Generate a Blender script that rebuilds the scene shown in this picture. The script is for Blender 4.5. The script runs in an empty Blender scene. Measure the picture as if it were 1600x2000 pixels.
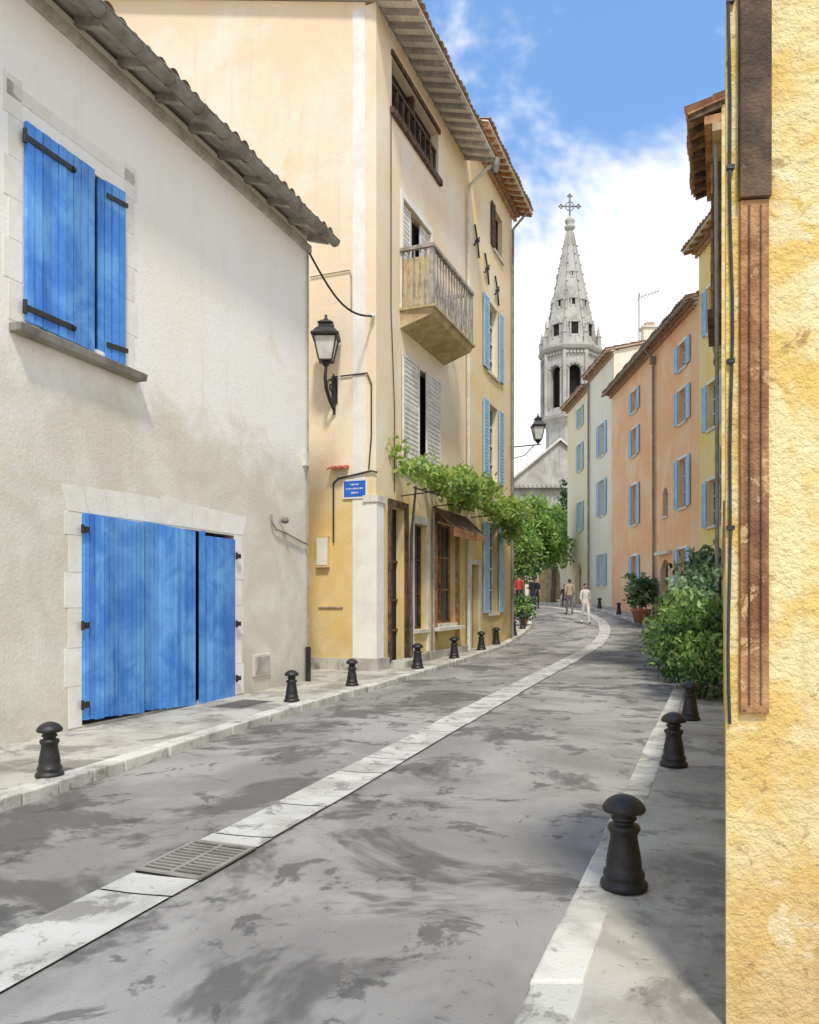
import bpy, math, random, bmesh
from mathutils import Vector, Matrix
random.seed(7)
sc = bpy.context.scene
sc.view_settings.view_transform = 'Standard'
sc.view_settings.look = 'None'
sc.view_settings.exposure = 0

# ---------------------------------------------------------------- materials
def mixn(nt, fac, a, b, blend='MIX'):
    n = nt.nodes.new('ShaderNodeMix'); n.data_type = 'RGBA'; n.blend_type = blend
    for sock, val in ((n.inputs[0], fac), (n.inputs[6], a), (n.inputs[7], b)):
        if isinstance(val, bpy.types.NodeSocket): nt.links.new(val, sock)
        elif isinstance(val, (int, float)): sock.default_value = val
        else: sock.default_value = (val[0], val[1], val[2], 1)
    return n.outputs[2]
def noise_n(nt, vec, scale, detail=6, rough=.6, dist=0.0):
    n = nt.nodes.new('ShaderNodeTexNoise'); n.inputs['Scale'].default_value = scale
    n.inputs['Detail'].default_value = min(detail,5); n.inputs['Roughness'].default_value = rough
    n.inputs['Distortion'].default_value = dist
    nt.links.new(vec, n.inputs['Vector']); return n.outputs['Fac']
def ramp(nt, fac, a, b):
    n = nt.nodes.new('ShaderNodeMapRange'); n.interpolation_type = 'SMOOTHSTEP'
    nt.links.new(fac, n.inputs[0]); n.inputs[1].default_value = a; n.inputs[2].default_value = b
    return n.outputs[0]
def mapping(nt, vec, sc_):
    n = nt.nodes.new('ShaderNodeVectorMath'); n.operation = 'MULTIPLY'
    nt.links.new(vec, n.inputs[0]); n.inputs[1].default_value = sc_; return n.outputs[0]
def mathn(nt, op, a, b=0.0):
    n = nt.nodes.new('ShaderNodeMath'); n.operation = op
    for i, v in enumerate((a, b)):
        if isinstance(v, bpy.types.NodeSocket): nt.links.new(v, n.inputs[i])
        else: n.inputs[i].default_value = v
    return n.outputs[0]
def mat(name, c1, c2=None, scale=1.5, rough=.85, bump=.3, bscale=35, streak=None, streak_amt=.5,
        grads=(), spots=None, metallic=0.0, lo=.38, hi=.66, island=0.0, bdist=.02, spec=.3, spots2=None, spots3=None, wob_amt=2.2):
    m = bpy.data.materials.new(name); m.use_nodes = True; nt = m.node_tree
    bs = nt.nodes['Principled BSDF']
    bs.inputs['Roughness'].default_value = rough; bs.inputs['Metallic'].default_value = metallic
    bs.inputs['Specular IOR Level'].default_value = spec
    geo = nt.nodes.new('ShaderNodeNewGeometry'); pos = geo.outputs['Position']
    if c2 is None: c2 = tuple(x*.75 for x in c1)
    col = mixn(nt, ramp(nt, noise_n(nt, pos, scale, 8, .62, .4), lo, hi), c1, c2)
    sep = nt.nodes.new('ShaderNodeSeparateXYZ'); nt.links.new(pos, sep.inputs[0])
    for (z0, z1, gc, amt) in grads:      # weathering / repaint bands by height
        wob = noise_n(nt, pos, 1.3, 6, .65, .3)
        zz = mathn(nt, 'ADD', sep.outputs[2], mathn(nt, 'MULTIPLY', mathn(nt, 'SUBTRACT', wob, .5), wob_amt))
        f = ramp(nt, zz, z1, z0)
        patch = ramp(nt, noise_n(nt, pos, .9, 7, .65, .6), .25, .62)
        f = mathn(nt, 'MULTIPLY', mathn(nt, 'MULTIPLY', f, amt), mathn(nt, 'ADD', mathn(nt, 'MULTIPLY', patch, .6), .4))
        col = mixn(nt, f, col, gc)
    if streak:
        sv = mapping(nt, pos, (5, 5, .35))
        f = mathn(nt, 'MULTIPLY', ramp(nt, noise_n(nt, sv, 1.0, 6, .7, .2), .52, .78), streak_amt)
        col = mixn(nt, f, col, streak)
    for sp in (spots, spots2, spots3):
        if sp:
            wd = sp[4] if len(sp) > 4 else .08
            f = ramp(nt, noise_n(nt, pos, sp[1], 5, .7, .5), sp[2], sp[2]+wd)
            col = mixn(nt, mathn(nt, 'MULTIPLY', f, sp[3]), col, sp[0])
    if island:
        f = mathn(nt, 'ADD', mathn(nt, 'MULTIPLY', geo.outputs['Random Per Island'], island*2), 1-island)
        vm = nt.nodes.new('ShaderNodeVectorMath'); vm.operation = 'SCALE'
        nt.links.new(col, vm.inputs[0]); nt.links.new(f, vm.inputs['Scale']); col = vm.outputs[0]
    nt.links.new(col, bs.inputs['Base Color'])
    if bump:
        b = nt.nodes.new('ShaderNodeBump'); b.inputs['Strength'].default_value = bump; b.inputs['Distance'].default_value = bdist
        nt.links.new(noise_n(nt, pos, bscale, 4, .7), b.inputs['Height']); nt.links.new(b.outputs[0], bs.inputs['Normal'])
    return m
def leafmat(name, a, b, tr=.35):
    m = bpy.data.materials.new(name); m.use_nodes = True; nt = m.node_tree
    bs = nt.nodes['Principled BSDF']; bs.inputs['Roughness'].default_value = .5
    geo = nt.nodes.new('ShaderNodeNewGeometry')
    col = mixn(nt, geo.outputs['Random Per Island'], a, b)
    nt.links.new(col, bs.inputs['Base Color'])
    t = nt.nodes.new('ShaderNodeBsdfTranslucent'); nt.links.new(col, t.inputs[0])
    mx = nt.nodes.new('ShaderNodeMixShader'); mx.inputs[0].default_value = tr
    nt.links.new(bs.outputs[0], mx.inputs[1]); nt.links.new(t.outputs[0], mx.inputs[2])
    nt.links.new(mx.outputs[0], nt.nodes['Material Output'].inputs[0]); return m

M = {}
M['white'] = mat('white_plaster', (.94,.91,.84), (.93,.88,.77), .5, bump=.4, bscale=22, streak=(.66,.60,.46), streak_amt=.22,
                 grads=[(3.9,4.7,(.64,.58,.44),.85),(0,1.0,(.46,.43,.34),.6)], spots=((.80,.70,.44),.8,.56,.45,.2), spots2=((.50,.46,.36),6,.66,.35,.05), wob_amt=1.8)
M['whitetrim'] = mat('whitewashed_trim', (.88,.85,.76), (.80,.76,.65), 2, bump=.3, bscale=30, island=.03)
M['stonewhite'] = mat('limestone_trim', (.74,.70,.61), (.60,.55,.46), 3, bump=.4, bscale=30, island=.05, streak=(.42,.37,.29), streak_amt=.5)
M['balc'] = mat('balcony_stone', (.56,.43,.24), (.40,.30,.16), 3, bump=.5, bscale=30, island=.08, streak=(.20,.15,.10), streak_amt=.8)
M['balgrey'] = mat('baluster_grey', (.40,.365,.31), (.24,.215,.18), 6, bump=.4, bscale=30, island=.1, streak=(.15,.12,.09), streak_amt=.6)
M['blue'] = mat('blue_paint', (.07,.24,.66), (.17,.42,.82), 1.6, rough=.6, bump=.25, bscale=60, streak=(.03,.12,.46), streak_amt=.8, island=.18)
M['ltblue'] = mat('pale_blue_paint', (.34,.55,.74), (.44,.62,.76), 3, rough=.6, bump=.1, island=.1)
M['iron'] = mat('black_iron', (.015,.014,.013), (.03,.027,.025), 12, rough=.4, bump=.3, bscale=50, spec=.5, spots=((.10,.07,.05),30,.66,.5))
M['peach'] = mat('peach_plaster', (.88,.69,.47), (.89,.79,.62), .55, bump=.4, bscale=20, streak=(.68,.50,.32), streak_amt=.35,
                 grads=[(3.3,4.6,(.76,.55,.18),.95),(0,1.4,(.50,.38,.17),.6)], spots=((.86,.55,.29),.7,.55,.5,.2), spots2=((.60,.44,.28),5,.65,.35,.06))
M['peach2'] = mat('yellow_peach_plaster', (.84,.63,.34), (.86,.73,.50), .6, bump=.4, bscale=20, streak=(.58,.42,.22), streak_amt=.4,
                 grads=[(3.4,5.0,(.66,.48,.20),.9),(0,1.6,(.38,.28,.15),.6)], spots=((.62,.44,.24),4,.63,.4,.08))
M['orange'] = mat('orange_plaster', (.89,.50,.25), (.89,.63,.38), .6, bump=.2, streak=(.70,.36,.18), streak_amt=.4, grads=[(1,4,(.84,.44,.28),.6)])
M['cream'] = mat('cream_plaster', (.88,.82,.68), (.84,.77,.56), .6, bump=.2, streak=(.60,.52,.38), streak_amt=.4)
M['paleyellow'] = mat('pale_yellow_plaster', (.88,.75,.44), (.86,.79,.58), .6, bump=.2, streak=(.62,.48,.28), streak_amt=.4)
M['yellow'] = mat('yellow_plaster', (.88,.66,.20), (.86,.71,.34), .8, bump=.2, streak=(.58,.38,.16), streak_amt=.5)
M['nearyellow'] = mat('ochre_plaster', (.80,.56,.17), (.86,.72,.38), 2.6, bump=1.0, bscale=24, streak=(.46,.28,.09), streak_amt=.9,
                 spots=((.36,.22,.08),8,.58,.65,.07), spots2=((.90,.80,.55),3.2,.55,.55,.1), spots3=((.50,.32,.13),2.1,.56,.45,.12), grads=[(.1,1.8,(.56,.38,.16),.8)], lo=.42, hi=.58)
M['wood'] = mat('brown_wood', (.30,.13,.05), (.52,.29,.13), 5, rough=.7, bump=.8, bscale=25, streak=(.10,.05,.03), streak_amt=.95, spots=((.66,.46,.22),8,.57,.75,.06), spots2=((.12,.06,.035),14,.60,.7,.05))
M['darkwood'] = mat('dark_wood', (.07,.042,.026), (.19,.11,.06), 5, rough=.7, bump=.6, bscale=25, streak=(.03,.02,.015), streak_amt=.8, spots=((.30,.17,.08),12,.62,.6,.06))
M['greywood'] = mat('grey_wood', (.50,.47,.42), (.34,.31,.27), 4, rough=.8, bump=.4, island=.12)
M['whitewood'] = mat('white_shutter_paint', (.80,.78,.72), (.66,.63,.56), 4, rough=.6, bump=.2, island=.08)
M['tile'] = mat('terracotta_tile', (.54,.29,.17), (.62,.48,.33), 5, bump=.4, bscale=30, spots=((.26,.23,.18),4,.55,.8))
M['gutter'] = mat('weathered_zinc', (.32,.30,.26), (.21,.19,.16), 3, rough=.6, bump=.3, streak=(.12,.10,.08), streak_amt=.7)
M['glass'] = mat('window_glass', (.03,.035,.045), (.05,.06,.07), 2, rough=.12, bump=0, spec=.6)
M['dark'] = mat('interior_dark', (.02,.018,.016), (.03,.026,.022), 2, rough=.9, bump=0)
M['stone'] = mat('church_stone', (.52,.50,.44), (.38,.355,.31), .6, bump=.3, bscale=6, streak=(.20,.19,.165), streak_amt=.85, bdist=.1)
M['asphalt'] = mat('worn_asphalt_shadow_blotches', (.40,.38,.345), (.27,.255,.23), .55, rough=.9, bump=.7, bscale=80, lo=.36, hi=.60,
                   spots=((.115,.107,.095),.62,.50,.80,.09), spots2=((.085,.08,.07),2.1,.565,.65,.06), spots3=((.07,.065,.058),9,.63,.4,.05), bdist=.012)  # spots: dark stains plus shadow blotches painted into the road colour
M['pave'] = mat('pavement_stone', (.54,.51,.43), (.36,.33,.275), 1.2, rough=.9, bump=.5, bscale=60, spots=((.20,.185,.155),1.8,.50,.7,.12), spots2=((.17,.15,.12),9,.60,.6,.06), bdist=.012)
M['kerb'] = mat('kerb_limestone', (.64,.62,.54), (.44,.42,.36), 2.5, rough=.85, bump=.5, bscale=50, spots=((.22,.205,.18),5,.54,.7,.1), island=.12)
M['gutterstone'] = mat('gutter_slabs', (.63,.61,.55), (.46,.44,.385), 1.8, rough=.85, bump=.5, bscale=60, spots=((.22,.205,.18),3.2,.53,.7,.08), spots2=((.2,.18,.15),12,.60,.5,.05), island=.08)
M['joint'] = mat('joint_dirt', (.10,.09,.075), (.07,.065,.055), 3, bump=.3)
M['ground'] = mat('dry_earth', (.33,.29,.22), (.22,.20,.14), .2, bump=.4, bscale=8)
M['lampglass'] = mat('frosted_lamp_glass', (.74,.74,.70), (.6,.6,.56), 3, rough=.25, bump=0)
M['signblue'] = mat('enamel_blue', (.03,.14,.55), (.04,.17,.6), 3, rough=.3, bump=0)
M['signwhite'] = mat('enamel_white', (.80,.80,.78), (.74,.74,.72), 3, rough=.3, bump=0)
M['red'] = mat('red_tile', (.45,.10,.06), (.34,.09,.06), 4, bump=.3)
M['pot'] = mat('terracotta_pot', (.48,.20,.11), (.40,.18,.10), 6, bump=.2)
M['bark'] = mat('bark', (.16,.12,.085), (.09,.07,.05), 6, bump=.7, bscale=18)
M['cable'] = mat('cable_rubber', (.05,.045,.04), (.08,.07,.06), 6, bump=0)
M['conduit'] = mat('painted_conduit', (.42,.36,.29), (.30,.26,.21), 6, bump=0)
M['leafV'] = leafmat('vine_leaves', (.22,.38,.04), (.50,.58,.16), .4)
M['leafB'] = leafmat('bush_leaves', (.08,.20,.03), (.38,.52,.16), .35)
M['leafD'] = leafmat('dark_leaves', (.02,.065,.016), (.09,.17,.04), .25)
M['leafO'] = leafmat('grey_green_leaves', (.09,.18,.06), (.32,.42,.22), .3)
M['leafT'] = leafmat('tree_leaves', (.12,.27,.035), (.42,.58,.14), .4)

# ---------------------------------------------------------------- mesh builder
class F:
    def __init__(s, o, t):
        s.o = Vector((o[0], o[1])); t = Vector((t[0], t[1])).normalized(); s.t = t; s.n = Vector((t.y, -t.x))
    def P(s, a, d, z):
        q = s.o + s.t*a + s.n*d
        return Vector((q.x, q.y, z))
class MB:
    def __init__(s): s.v=[]; s.f=[]; s.m=[]; s.sm=[]; s.mats=[]
    def mi(s, m):
        if m not in s.mats: s.mats.append(m)
        return s.mats.index(m)
    def add(s, pts, faces, m, smooth=False):
        b = len(s.v); s.v += [tuple(p) for p in pts]; k = s.mi(m)
        for f in faces: s.f.append([b+i for i in f]); s.m.append(k); s.sm.append(smooth)
    def box8(s, p, m):
        s.add(p, [(3,2,1,0),(4,5,6,7),(0,1,5,4),(1,2,6,5),(2,3,7,6),(3,0,4,7)], m)
    def fb(s, fr, s0, s1, d0, d1, z0, z1, m):
        s.box8([fr.P(s0,d0,z0),fr.P(s1,d0,z0),fr.P(s1,d1,z0),fr.P(s0,d1,z0),
                fr.P(s0,d0,z1),fr.P(s1,d0,z1),fr.P(s1,d1,z1),fr.P(s0,d1,z1)], m)
    def prism(s, pts, z0, z1, m):
        n=len(pts); z1 = z1 if isinstance(z1,(list,tuple)) else [z1]*n
        v=[(p[0],p[1],z0) for p in pts]+[(p[0],p[1],z1[i]) for i,p in enumerate(pts)]
        s.add(v, [tuple(range(n))[::-1], tuple(range(n,2*n))]+[(i,(i+1)%n,(i+1)%n+n,i+n) for i in range(n)], m)
    def tube(s, pts, r, m, seg=8, cap=True):
        pts=[Vector(p) for p in pts]; n=len(pts)
        rs = r if isinstance(r,(list,tuple)) else [r]*n
        vv=[]; up=None
        for i,p in enumerate(pts):
            d=(pts[min(i+1,n-1)]-pts[max(i-1,0)]).normalized()
            if up is None:
                up = Vector((0,0,1)) if abs(d.z)<.9 else Vector((1,0,0))
            a=d.cross(up).normalized(); b=a.cross(d).normalized(); up=b
            for k in range(seg):
                an=2*math.pi*k/seg; vv.append(p+(a*math.cos(an)+b*math.sin(an))*rs[i])
        fs=[(i*seg+k,i*seg+(k+1)%seg,(i+1)*seg+(k+1)%seg,(i+1)*seg+k) for i in range(n-1) for k in range(seg)]
        s.add(vv, fs, m, True)
        if cap: s.add(vv[:seg],[tuple(range(seg))],m); s.add(vv[-seg:],[tuple(range(seg))],m)
    def lathe(s, c, prof, m, seg=28, rot=0, smooth=True):
        vv=[]
        for r,z in prof:
            for k in range(seg):
                a=2*math.pi*k/seg+rot; vv.append((c[0]+r*math.cos(a),c[1]+r*math.sin(a),c[2]+z))
        n=len(prof)
        fs=[(i*seg+k,i*seg+(k+1)%seg,(i+1)*seg+(k+1)%seg,(i+1)*seg+k) for i in range(n-1) for k in range(seg)]
        s.add(vv,fs,m,smooth)
    def obj(s, name, parent=None, recalc=True, bevel=0):
        me=bpy.data.meshes.new(name); me.from_pydata(s.v,[],s.f)
        for m in s.mats: me.materials.append(m)
        me.polygons.foreach_set('material_index', s.m); me.polygons.foreach_set('use_smooth', s.sm)
        if recalc:
            bm=bmesh.new(); bm.from_mesh(me); bmesh.ops.recalc_face_normals(bm, faces=bm.faces); bm.to_mesh(me); bm.free()
        o=bpy.data.objects.new(name,me); sc.collection.objects.link(o)
        if bevel:
            md=o.modifiers.new('bevel','BEVEL'); md.width=bevel; md.segments=2; md.limit_method='ANGLE'
        if parent: attach(o,parent)
        return o
def attach(o, parent):
    o.parent=parent; o.matrix_parent_inverse=Matrix.Translation(-Vector(parent.location))
def root(name, loc):
    e=bpy.data.objects.new(name,None); e.empty_display_size=.3; e.location=loc; sc.collection.objects.link(e); return e

# ---------------------------------------------------------------- terrain
GP=[(-1e4,0),(20,0),(24,.03),(26,.08),(28,.18),(30,.28),(33,.52),(37,.86),(40,1.05),(43,1.18),(48,1.25),(56,1.3),(1e4,1.3)]
def interp(P,y):
    for i in range(len(P)-1):
        if P[i][0]<=y<=P[i+1][0]:
            return P[i][1]+(P[i+1][1]-P[i][1])*(y-P[i][0])/(P[i+1][0]-P[i][0])
    return P[-1][1] if y>P[-1][0] else P[0][1]
def g(y): return interp(GP,y)
def smooth_poly(P,y,h=1.2):
    return sum(interp(P,y+k*h/2) for k in(-2,-1,0,1,2))/5
XL=[(-8,-8.0),(0,-5.3),(3.0,-4.18),(5.95,-3.12),(10.8,-1.72),(15.6,-.02),(20,1.42),(26.4,3.5),(32,5.1),(36,5.75),(42,6.0),(50,5.2),(62,4)]
XR=[(-8,-3.95),(25,9.25),(28,9.75),(34,9.95),(42,9.7),(62,9.0)]
XG=[(-8,-5.7),(.5,-3.0),(3.4,-1.86),(4.67,-1.36),(8.6,0.0),(16,2.62),(22,4.8),(28,7.05),(33,8.45),(36,8.8),(39,8.7),(42,8.2),(48,7.0),(62,5)]
xl=lambda y: smooth_poly(XL,y); xr=lambda y: smooth_poly(XR,y); xg=lambda y: smooth_poly(XG,y,2)
def ribbon(mb,fa,fb_,zo,y0,y1,step,m):
    n=int((y1-y0)/step); pts=[]
    for i in range(n+1):
        y=y0+(y1-y0)*i/n; pts+= [(fa(y),y,g(y)+zo),(fb_(y),y,g(y)+zo)]
    mb.add(pts,[(2*i,2*i+1,2*i+3,2*i+2) for i in range(n)],m)
mb=MB()
ys=[-300,-50]+[i*.5 for i in range(-16,124)]+[70,100,200,500,1500]
pts=[]; xs=[-900,-60,-20,0,20,60,900]
for y in ys:
    for x in xs: pts.append((x,y,g(y)-.05))
k=len(xs); mb.add(pts,[(i*k+j,i*k+j+1,(i+1)*k+j+1,(i+1)*k+j) for i in range(len(ys)-1) for j in range(k-1)],M['ground'])
mb.obj('ground')
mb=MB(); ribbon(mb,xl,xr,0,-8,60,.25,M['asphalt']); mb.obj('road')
pr=root('pavement',(-3,8,0)); mb=MB()
ribbon(mb,lambda y:-14,lambda y:xl(y)-.10,.10,-8,60,.25,M['pave'])
n=int(68/.25); P=[]
for i in range(n+1):
    y=-8+i*.25; P+=[(xl(y)-.10,y,g(y)-.02),(xl(y)-.10,y,g(y)+.10)]
mb.add(P,[(2*i,2*i+1,2*i+3,2*i+2) for i in range(n)],M['joint'])
mb.obj('paving',pr)
pr2=root('pavement',(2,6,0)); mb=MB()
ribbon(mb,lambda y:xr(y)+.10,lambda y:24,.10,-8,60,.25,M['pave'])
P=[]
for i in range(n+1):
    y=-8+i*.25; P+=[(xr(y)+.10,y,g(y)-.02),(xr(y)+.10,y,g(y)+.10)]
mb.add(P,[(2*i,2*i+1,2*i+3,2*i+2) for i in range(n)],M['joint'])
mb.obj('paving',pr2)
def kerb(fn,side,parent,w,m):
    mb=MB(); y=-8.0
    while y<58:
        L=random.uniform(.4,.8); y2=y+L*.93; yb=y2-.014
        j=random.uniform(-.010,.010); h=.108+random.uniform(-.005,.008)
        a,b=fn(y)+j,fn(yb)+j; a2,b2=a+side*w,b+side*w
        z0,z1=g(y),g(yb)
        mb.box8([(a,y,z0-.05),(b,yb,z1-.05),(b2,yb,z1-.05),(a2,y,z0-.05),(a,y,z0+h),(b,yb,z1+h),(b2,yb,z1+h),(a2,y,z0+h)],m)
        y=y2
    mb.obj('kerb_stones',parent,bevel=.016)
kerb(xl,-1,pr,.22,M['kerb']); kerb(xr,1,pr2,.22,M['kerb'])
gr=root('stone_gutter',(xg(8),8,0)); mb=MB()
ribbon(mb,lambda y:xg(y)-.235,lambda y:xg(y)+.235,.004,-6,56,.25,M['joint'])
mb.obj('gutter_bed',gr); mb=MB(); y=-6.0
GY0,GY1=4.55,5.12
while y<55:
    L=random.uniform(.6,1.2); y2=y+L; yb=y2-.018
    segs=[(y,yb)]
    if y<GY1 and yb>GY0:
        segs=[]
        if y<GY0-.08: segs.append((y,GY0-.01))
        if yb>GY1+.08: segs.append((GY1+.01,yb))
    for (a,b) in segs:
        nseg=3; prev=a; hw=.212+random.uniform(-.008,.008)
        for q in range(nseg):
            nx=a+(b-a)*(q+1)/nseg
            P=[]
            for yy in(prev,nx):
                for l,zz in((-hw,.014),(-.06,.009),(.06,.009),(hw,.014)): P.append((xg(yy)+l,yy-l*.25,g(yy)+zz))
            mb.add(P,[(0,1,5,4),(1,2,6,5),(2,3,7,6)],M['gutterstone'])
            prev=nx
    y=y2
mb.obj('gutter_slabs',gr)
tdir=Vector((xg(GY1)-xg(GY0),GY1-GY0)).normalized()
fr=F((xg(GY0),GY0),(tdir.x,tdir.y)); mb=MB(); Lg=.60; W=.235
mb.fb(fr,0,Lg,-W,W,.006,.0155,M['dark'])
mb.fb(fr,0,.035,-W,W,.016,.028,M['gutter']); mb.fb(fr,Lg-.035,Lg,-W,W,.016,.028,M['gutter'])
for d in(-W,-.015,W-.03): mb.fb(fr,.0355,Lg-.0355,d,d+.03,.016,.027,M['gutter'])
for i in range(1,11):
    s=.035+(Lg-.07)*i/11
    mb.fb(fr,s-.010,s+.010,-W+.0305,-.0155,.016,.025,M['gutter']); mb.fb(fr,s-.010,s+.010,.0155,W-.0305,.016,.025,M['gutter'])
mb.obj('drain_grate')
mb=MB(); fr=F((-2.62,10.9),(.35,.937)); mb.fb(fr,0,.9,-.28,.28,.1005,.106,M['gutter']); mb.fb(fr,.06,.84,-.22,.22,.1065,.109,M['dark'])
for i in range(9): mb.fb(fr,.09+i*.085,.12+i*.085,-.2,.2,.1095,.113,M['gutter'])
mb.obj('utility_cover')

# ---------------------------------------------------------------- building tools
def wallcells(mb,fr,s0,s1,z0,z1,ops,m,d0=-.26,d1=0):
    ss=sorted(set([s0,s1]+[q for o in ops for q in(o[0],o[1])])); zs=sorted(set([z0,z1]+[q for o in ops for q in(o[2],o[3])]))
    for i in range(len(ss)-1):
        run=None
        for j in range(len(zs)-1):
            cs=(ss[i]+ss[i+1])/2; cz=(zs[j]+zs[j+1])/2
            hole=any(o[0]<cs<o[1] and o[2]<cz<o[3] for o in ops)
            if hole:
                if run is not None: mb.fb(fr,ss[i],ss[i+1],d0,d1,run,zs[j],m); run=None
            elif run is None: run=zs[j]
        if run is not None: mb.fb(fr,ss[i],ss[i+1],d0,d1,run,zs[-1],m)
def body(mb,fr,s0,s1,depth,z0,ze,slope,m):
    zb=ze+slope*depth; zf=ze+slope*.26
    mb.box8([fr.P(s0,-.262,z0),fr.P(s1,-.262,z0),fr.P(s1,-depth,z0),fr.P(s0,-depth,z0),
             fr.P(s0,-.262,zf),fr.P(s1,-.262,zf),fr.P(s1,-depth,zb),fr.P(s0,-depth,zb)],m)
def arch(mb,fr,c,r,zs_,zt,d0,d1,m,n=10):
    for i in range(n):
        a0=math.pi*(1-i/n); a1=math.pi*(1-(i+1)/n)
        x0,x1=c+r*math.cos(a0),c+r*math.cos(a1); h0,h1=zs_+r*math.sin(a0),zs_+r*math.sin(a1)
        mb.box8([fr.P(x0,d0,h0),fr.P(x1,d0,h1),fr.P(x1,d1,h1),fr.P(x0,d1,h0),fr.P(x0,d0,zt),fr.P(x1,d0,zt),fr.P(x1,d1,zt),fr.P(x0,d1,zt)],m)
def window(mb,fr,s0,s1,z0,z1,fm,bars=3,dp=-.2,sill=True,sm=None):
    mb.fb(fr,s0+.002,s1-.002,dp-.03,dp,z0+.002,z1-.002,M['glass'])
    w=.05; a,b=dp+.002,dp+.05
    mb.fb(fr,s0+.003,s0+w,a,b,z0+.003,z1-.003,fm); mb.fb(fr,s1-w,s1-.003,a,b,z0+.003,z1-.003,fm)
    c=(s0+s1)/2; mb.fb(fr,c-w*.6,c+w*.6,a,b,z0+.003,z1-.003,fm)
    for i in range(bars+1):
        z=z0+.03+(z1-z0-.06)*i/bars
        mb.fb(fr,s0+w,c-w*.6,a,b-.006,z-.02,z+.02,fm); mb.fb(fr,c+w*.6,s1-w,a,b-.006,z-.02,z+.02,fm)
    if sill: mb.fb(fr,s0-.08,s1+.08,-.19,.07,z0-.09,z0-.002,sm or M['stonewhite'])
def shutter(mb,fr,s0,s1,z0,z1,m,d=.035):
    mb.fb(fr,s0,s1,d,d+.022,z0,z1,m)
    w=.05
    for z in (z0+.01,(z0+z1)/2-.03,z1-.07): mb.fb(fr,s0+.01,s1-.01,d+.0225,d+.04,z,z+.06,m)
    mb.fb(fr,s0+.01,s0+.01+w,d+.0225,d+.043,z0+.0,z1,m); mb.fb(fr,s1-.01-w,s1-.01,d+.0225,d+.043,z0,z1,m)
    nz=int((z1-z0)/.11)
    for i in range(nz):
        z=z0+.03+i*.11; mb.fb(fr,s0+.065,s1-.065,d+.0225,d+.034,z,z+.045,m)
def shuttered(mb,fr,s0,s1,z0,z1,sm,fm=None,bars=3,surround=True):
    window(mb,fr,s0,s1,z0,z1,fm or M['whitewood'],bars)
    if surround:
        w=.10; t=.025
        mb.fb(fr,s0-w,s0-.001,.001,t,z0,z1+w,M['whitetrim']); mb.fb(fr,s1+.001,s1+w,.001,t,z0,z1+w,M['whitetrim'])
        mb.fb(fr,s0,s1,.001,t,z1+.001,z1+w,M['whitetrim'])
    hw=(s1-s0)/2
    shutter(mb,fr,s0-hw,s0-.01,z0,z1,sm); shutter(mb,fr,s1+.01,s1+hw,z0,z1,sm)
def roof(parent,fr,s0,s1,depth,ze,over,slope,soff,rafter=True,rstep=.55,genoise=0,tile=None,rmat=None):
    tile=tile or M['tile']; mb=MB()
    per=.24; ns=int((s1-s0)/per*6); rows=max(2,int((depth+over)/.45))
    zp=lambda d: ze+.10-slope*d
    pts=[];fs=[]
    for r in range(rows):
        da=over-(depth+over)*r/rows; db=over-(depth+over)*(r+1)/rows
        base=len(pts)
        for (d,off) in((da+.02,.045),(db,.0)):
            for i in range(ns+1):
                s=s0+(s1-s0)*i/ns; ph=math.pi*(s-s0)/per
                jit=.018*math.sin(i//6*7.3+r*3.1)
                pts.append(fr.P(s,d+jit,zp(d)+off+.075*abs(math.sin(ph))+jit*.5))
        fs+=[(base+i,base+i+1,base+ns+2+i,base+ns+1+i) for i in range(ns)]
    mb.add(pts,fs,tile,False); mb.obj('roof_tiles',parent,recalc=False)
    mb=MB()
    def sl(a,b,d0,d1,zo0,zo1,m):
        mb.box8([fr.P(a,d0,zp(d0)+zo0),fr.P(b,d0,zp(d0)+zo0),fr.P(b,d1,zp(d1)+zo0),fr.P(a,d1,zp(d1)+zo0),
                 fr.P(a,d0,zp(d0)+zo1),fr.P(b,d0,zp(d0)+zo1),fr.P(b,d1,zp(d1)+zo1),fr.P(a,d1,zp(d1)+zo1)],m)
    nb=max(1,int(over/.14)); 
    for i in range(nb):
        a=over-.03-(over-.03)*i/nb; b=over-.03-(over-.03)*(i+1)/nb
        sl(s0+.02,s1-.02,b+.004,a-.004,-.045,-.012,soff)
    sl(s0+.02,s1-.02,-depth,.0,-.045,-.012,soff)
    if rafter:
        n=int((s1-s0)/rstep)
        for i in range(n+1):
            s=s0+.06+(s1-s0-.2)*i/n
            sl(s,s+.08,.001,over-.08,-.15,-.046,rmat or soff)
    if genoise:
        for r in range(genoise):
            dd=.10+.11*r; z=ze-.30+.13*r
            mb.fb(fr,s0+.02,s1-.02,.001,dd,z+.085,z+.128,M['stonewhite'])
            n=int((s1-s0-.1)/.2)
            for i in range(n):
                s=s0+.05+i*.2; c=[]
                for q in range(7):
                    a=math.pi*q/6; c.append((s+.1-.085*math.cos(a),z+.085*math.sin(a)))
                P=[fr.P(x,.001,h) for x,h in c]+[fr.P(x,dd+.03,h) for x,h in c]
                mb.add(P,[(q,q+1,q+8,q+7) for q in range(6)],tile)
    mb.obj('eave',parent)
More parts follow.
